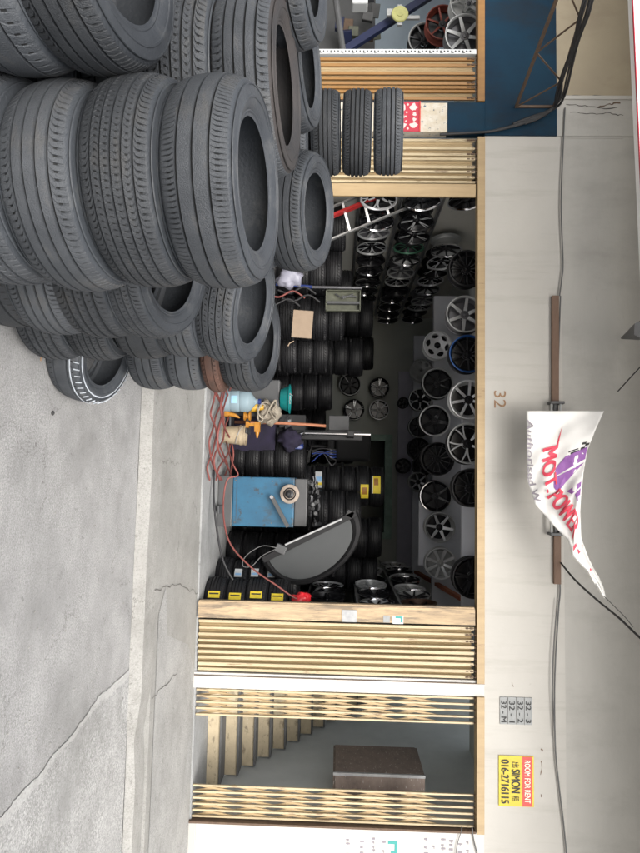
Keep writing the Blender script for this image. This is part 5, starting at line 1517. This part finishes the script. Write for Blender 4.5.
for i, (u, v) in enumerate(((290, 296), (294, 285), (298, 300), (302, 280))):
    P = [at(u, v - 18, 8.0), at(u + 3, v - 6, 8.0), at(u - 3, v + 8, 7.98), at(u + 4, v + 20, 8.0)]
    cable('tool_cable', ['black cable lowest in the tangle beside the upright pipe', 'reddish cable in the tangle beside the upright pipe', 'black cable close to the cardboard in the pipe tangle', 'black cable close to the lavender bag in the pipe tangle'][i], P, .012, M['hose_red'] if i == 1 else M['wire'], group='dark cables beside the pipe')
# ladder
la = at(222, 318, 7.75); lb = at(193, 388, 7.75); 
ld = thing('ladder', 'red and silver ladder leaning on the cream side wall', 'ladder', la)
dirv = (lb - la); 
offv = Vector((.16, .10, .22))
b = MB(); b.beam(Vector((0, 0, 0)) - dirv * .4, dirv * 1.5, .035, .085); b.build('rail', M['red_ladder'], ld)
b = MB(); b.beam(offv - dirv * .4, offv + dirv * 1.5, .02, .05); b.build('rail', M['alu'], ld, label='silver rail')
off2 = Vector((-.17, .0, .12)); b = MB(); b.beam(off2 - dirv * .4, off2 + dirv * 1.5, .02, .05); b.build('rail', M['alu'], ld, label='silver rail')
for i in range(7):
    q = dirv * (-.35 + i * .28); b = MB(); b.beam(q + off2, q + offv, .03, .03); b.build('rung', M['alu'], ld)

# red timber rail on the right
a = at(606, 474, 8.4); c = at(572, 416, 11.8)
b = MB(); b.beam((0, 0, 0), c - a, .07, .05); tag(b.build('timber_rail', M['redwood'], None, loc=a), 'reddish timber rail running back above the side wheels', 'rail')

# hoses on the ground
random.seed(12)
for i in range(7):
    z = Z_FLOOR + .02 + .012 * i
    P = []
    for k in range(8):
        f_ = k / 7; u = 388 + 92 * f_
        v = 214 + 7 * math.sin(f_ * 5 + i * 1.7) + i * 2.0 + random.uniform(-2, 2)
        q = ground_pt(u, min(v, 232), z); q.z = z + .02 * abs(math.sin(k + i)); P.append(q)
    cable('air_hose', 'faded red air hose, one loop along the shop entrance floor', P, .011, M['hose_red'], group='loops of the faded red air hose', cat='hose')
pr = at(600, 301, 7.25)
P = [ground_pt(440, 226, .16), at(462, 232, 7.75), at(475, 238, 7.7), at(479, 228, 7.6), at(495, 224, 7.6), at(520, 224, 7.5), at(545, 231, 7.4), at(568, 252, 7.3), at(585, 276, 7.25), at(597, 293, 7.24), pr]
cable('hanging_hose', 'pinkish red hose drooping from the red cap across the balancer', P, .010, M['hose_red'], cat='hose')
P = [at(470, 214, 7.6), at(500, 214, 7.45), at(530, 217, 7.4), at(560, 223, 7.35), at(580, 233, 7.35)]
cable('black_hose', 'black hose lying across the shop entrance floor', P, .012, M['wire'], cat='hose')
P = [at(548, 277, 7.75), at(546, 262, 7.7), at(556, 246, 7.65), at(566, 243, 7.65), at(566, 252, 7.66), at(556, 262, 7.7), at(549, 276, 7.75)]
cable('guard_cable', 'thin grey cable looping below the balancer guard', P, .005, M['wire_grey'])
b = MB(); b.lathe([(0, .05), (.06, .05), (.085, .03), (.09, -.03), (.05, -.06), (.02, -.10), (0, -.10)], 20, mx=Matrix.Rotation(R_(80), 3, 'X') @ Matrix.Rotation(.4, 3, 'Y'))
lump('red_cloth', M['red'], (pr.x, 7.28, pr.z), (.075, .05, .10), 5, 'bright red cloth bundle hung at the edge of the folding gate', 'cloth', amp=.5, freq=8)

# neighbour's interior
xN = at(30, 430, 8.8)
b = MB(); a = at(52, 343, 8.6); c = at(-8, 436, 8.6); b.beam((0, 0, 0), c - a, .10, .08); tag(b.build('lift_arm', M['navy'], None, loc=a), 'dark blue diagonal steel beam in the blue shop', 'beam')
a = at(52, 343, 7.6); c = at(-6, 335, 7.6); b = MB(); b.tube([(0, 0, 0), c - a], .04, 10); tag(b.build('rail_pipe', M['machine_grey'], None, loc=a), 'dark grey horizontal pipe before the blue shop', 'pipe')
q = at(14, 400, 8.4)
mw = thing('reel_machine', 'yellow green winch disc hung in the blue shop', 'winch', q)
b = MB(); b.lathe([(0, .03), (.05, .03), (.05, .02), (.11, .015), (.12, 0), (.11, -.02), (0, -.02)], 14, mx=mxy); b.build('disc', mat('pale_yellow_green', (.55, .55, .22), .5, col2=(.4, .4, .16), nscale=12), mw, smooth=30)
b = MB(); b.box((0, .03, 0), (.30, .04, .07)); b.box((-.05, .05, -.13), (.10, .05, .10)); b.box((.02, .05, .17), (.05, .04, .22)); b.build('bracket', M['silver_dull'], mw, bevel=.005)
q = at(-2, 360, 8.4); b = MB(); b.box((0, 0, 0), (.30, .2, .22)); tag(b.build('white_box', M['label_white'], None, loc=q, bevel=.02), 'white box on the wall of the blue shop', 'box')
b = MB(); xw = at(8, 348, 9.0); 
tag(MB().span(-2.2, 1.0, 0, .5, 0, 1.95).build('dark_shelf', M['machine_grey'], None, loc=(-5.4, 9.6, Z_FLOOR), bevel=.01), 'dark workbench block deep in the blue shop', 'workbench')
rg = random.Random(6)
for i in range(9):
    u, v = rg.uniform(-10, 48), rg.uniform(336, 378)
    q = at(u, v, 9.3); bb = MB(); bb.box((0, 0, 0), (rg.uniform(.08, .2), .1, rg.uniform(.06, .2)), rz=rg.uniform(0, 1), ry=rg.uniform(-.3, .3))
    tag(bb.build('parts_box', [M['rust'], M['machine_grey'], M['olive'], M['navy'], M['gun']][i % 5], None, loc=q, bevel=.01), '%s parts box in the clutter of the blue shop' % ['rusty brown', 'dark grey', 'olive', 'navy blue', 'gunmetal'][i % 5], 'box', '%s clutter in the blue shop' % ['rusty brown', 'dark grey', 'olive', 'navy blue', 'gunmetal'][i % 5])

lt = at(6, 446, 9.6)
tl = thing('ceiling_tube_light', 'lit white tube light in the blue shop', 'lamp', (lt.x, 8.9, lt.z + .12))
b = MB(); b.tube([(-.5, 0, 0), (.5, 0, 0)], .018, 10); b.build('tube', M['lit'], tl)
b = MB(); b.box((0, 0, .04), (1.1, .06, .04)); b.build('fitting', M['label_white'], tl, bevel=.004)
# small things on the road
q = ground_pt(413, 52); b = MB(); b.lathe([(0, 0), (.012, 0), (.014, .008), (.006, .014), (0, .014)], 7); tag(b.build('pebble', M['stone'], None, loc=q), 'small black pebble on the road', 'pebble')
q = ground_pt(345, 38); b = MB()
b.add([(-.05, 0, .004), (-.01, -.012, .012), (.05, .01, .006), (-.005, .014, .010)], [(0, 1, 2, 3)]); b.tube([(.0, 0, .01), (.05, .03, .006), (.08, .035, .004)], .002, 5)
tag(b.build('dry_leaf', M['leaf'], None, loc=q), 'dry orange brown leaf on the road beside the tyres', 'leaf')
rg = random.Random(8)
bb = MB()
for i in range(900):
    x, y = rg.uniform(.2, 5), rg.uniform(1.2, 5.1); s = rg.uniform(.002, .006)
    bb.lathe([(0, 0), (s, 0), (s * .7, s * .7), (0, s)], 5, c=(x, y, .004))
o = bb.build('loose_grit', M['kerb']); o['kind'] = 'stuff'

# cracks in the pavement and stains on the wall strip
def flat_line(name, pts, wd, m_, nrm, label=None, parent=None):
    bb = MB(); vs = []; rg_ = random.Random(len(pts))
    for i, p in enumerate(pts):
        d_ = (pts[min(i + 1, len(pts) - 1)] - pts[max(i - 1, 0)]).normalized(); sd_ = d_.cross(nrm)
        w_ = wd * rg_.uniform(.4, 1.3)
        vs += [p - sd_ * w_, p + sd_ * w_]
    bb.add(vs, [(2 * i, 2 * i + 1, 2 * i + 3, 2 * i + 2) for i in range(len(pts) - 1)])
    return bb.build(name, m_, parent)
rg = random.Random(31)
def jag(pts, n, a, f):
    out = []
    for i in range(len(pts) - 1):
        for k in range(n):
            p = f(*[pts[i][q] + (pts[i + 1][q] - pts[i][q]) * k / n for q in (0, 1)])
            out.append(p)
    return out
M['crack'] = mat('dark_crack', (.07, .065, .06), .9)
pv = lambda u, v: ground_pt(u + rg.uniform(-2, 2), v, Z_PAVE + .0075)
struct(flat_line('pavement_crack', jag([(592, 155), (588, 165), (584, 178), (590, 190), (594, 200)], 5, 0, pv), .003, M['crack'], Vector((0, 0, 1))))
struct(flat_line('pavement_seam', jag([(700, 152), (690, 160), (678, 172), (668, 180)], 5, 0, pv), .003, M['crack'], Vector((0, 0, 1))))
wl = lambda u, v: at(u + rg.uniform(-.8, .8), v, D - .0145)
for pts_, w_ in (([(104, 566), (106, 585), (109, 605), (106, 620)], .005), ([(112, 570), (114, 590), (113, 610), (116, 626)], .004), ([(107, 598), (104, 612), (102, 622)], .009), ([(95, 560), (96, 590), (97, 618)], .005)):
    flat_line('crack', jag(pts_, 6, 0, wl), w_, M['rust'] if w_ > .006 else M['crack'], Vector((0, 1, 0)), parent=nb)
wl2 = lambda u, v: at(u + rg.uniform(-.8, .8), v, D - .0025)
for pts_, w_ in (([(748, 541), (752, 543)], .012), ([(760, 541), (768, 542), (778, 540)], .004), ([(794, 541), (799, 542)], .008), ([(683, 512), (689, 514)], .004)):
    flat_line('glue_mark', jag(pts_, 4, 0, wl2), w_, M['batten'], Vector((0, 1, 0)), parent=bld)
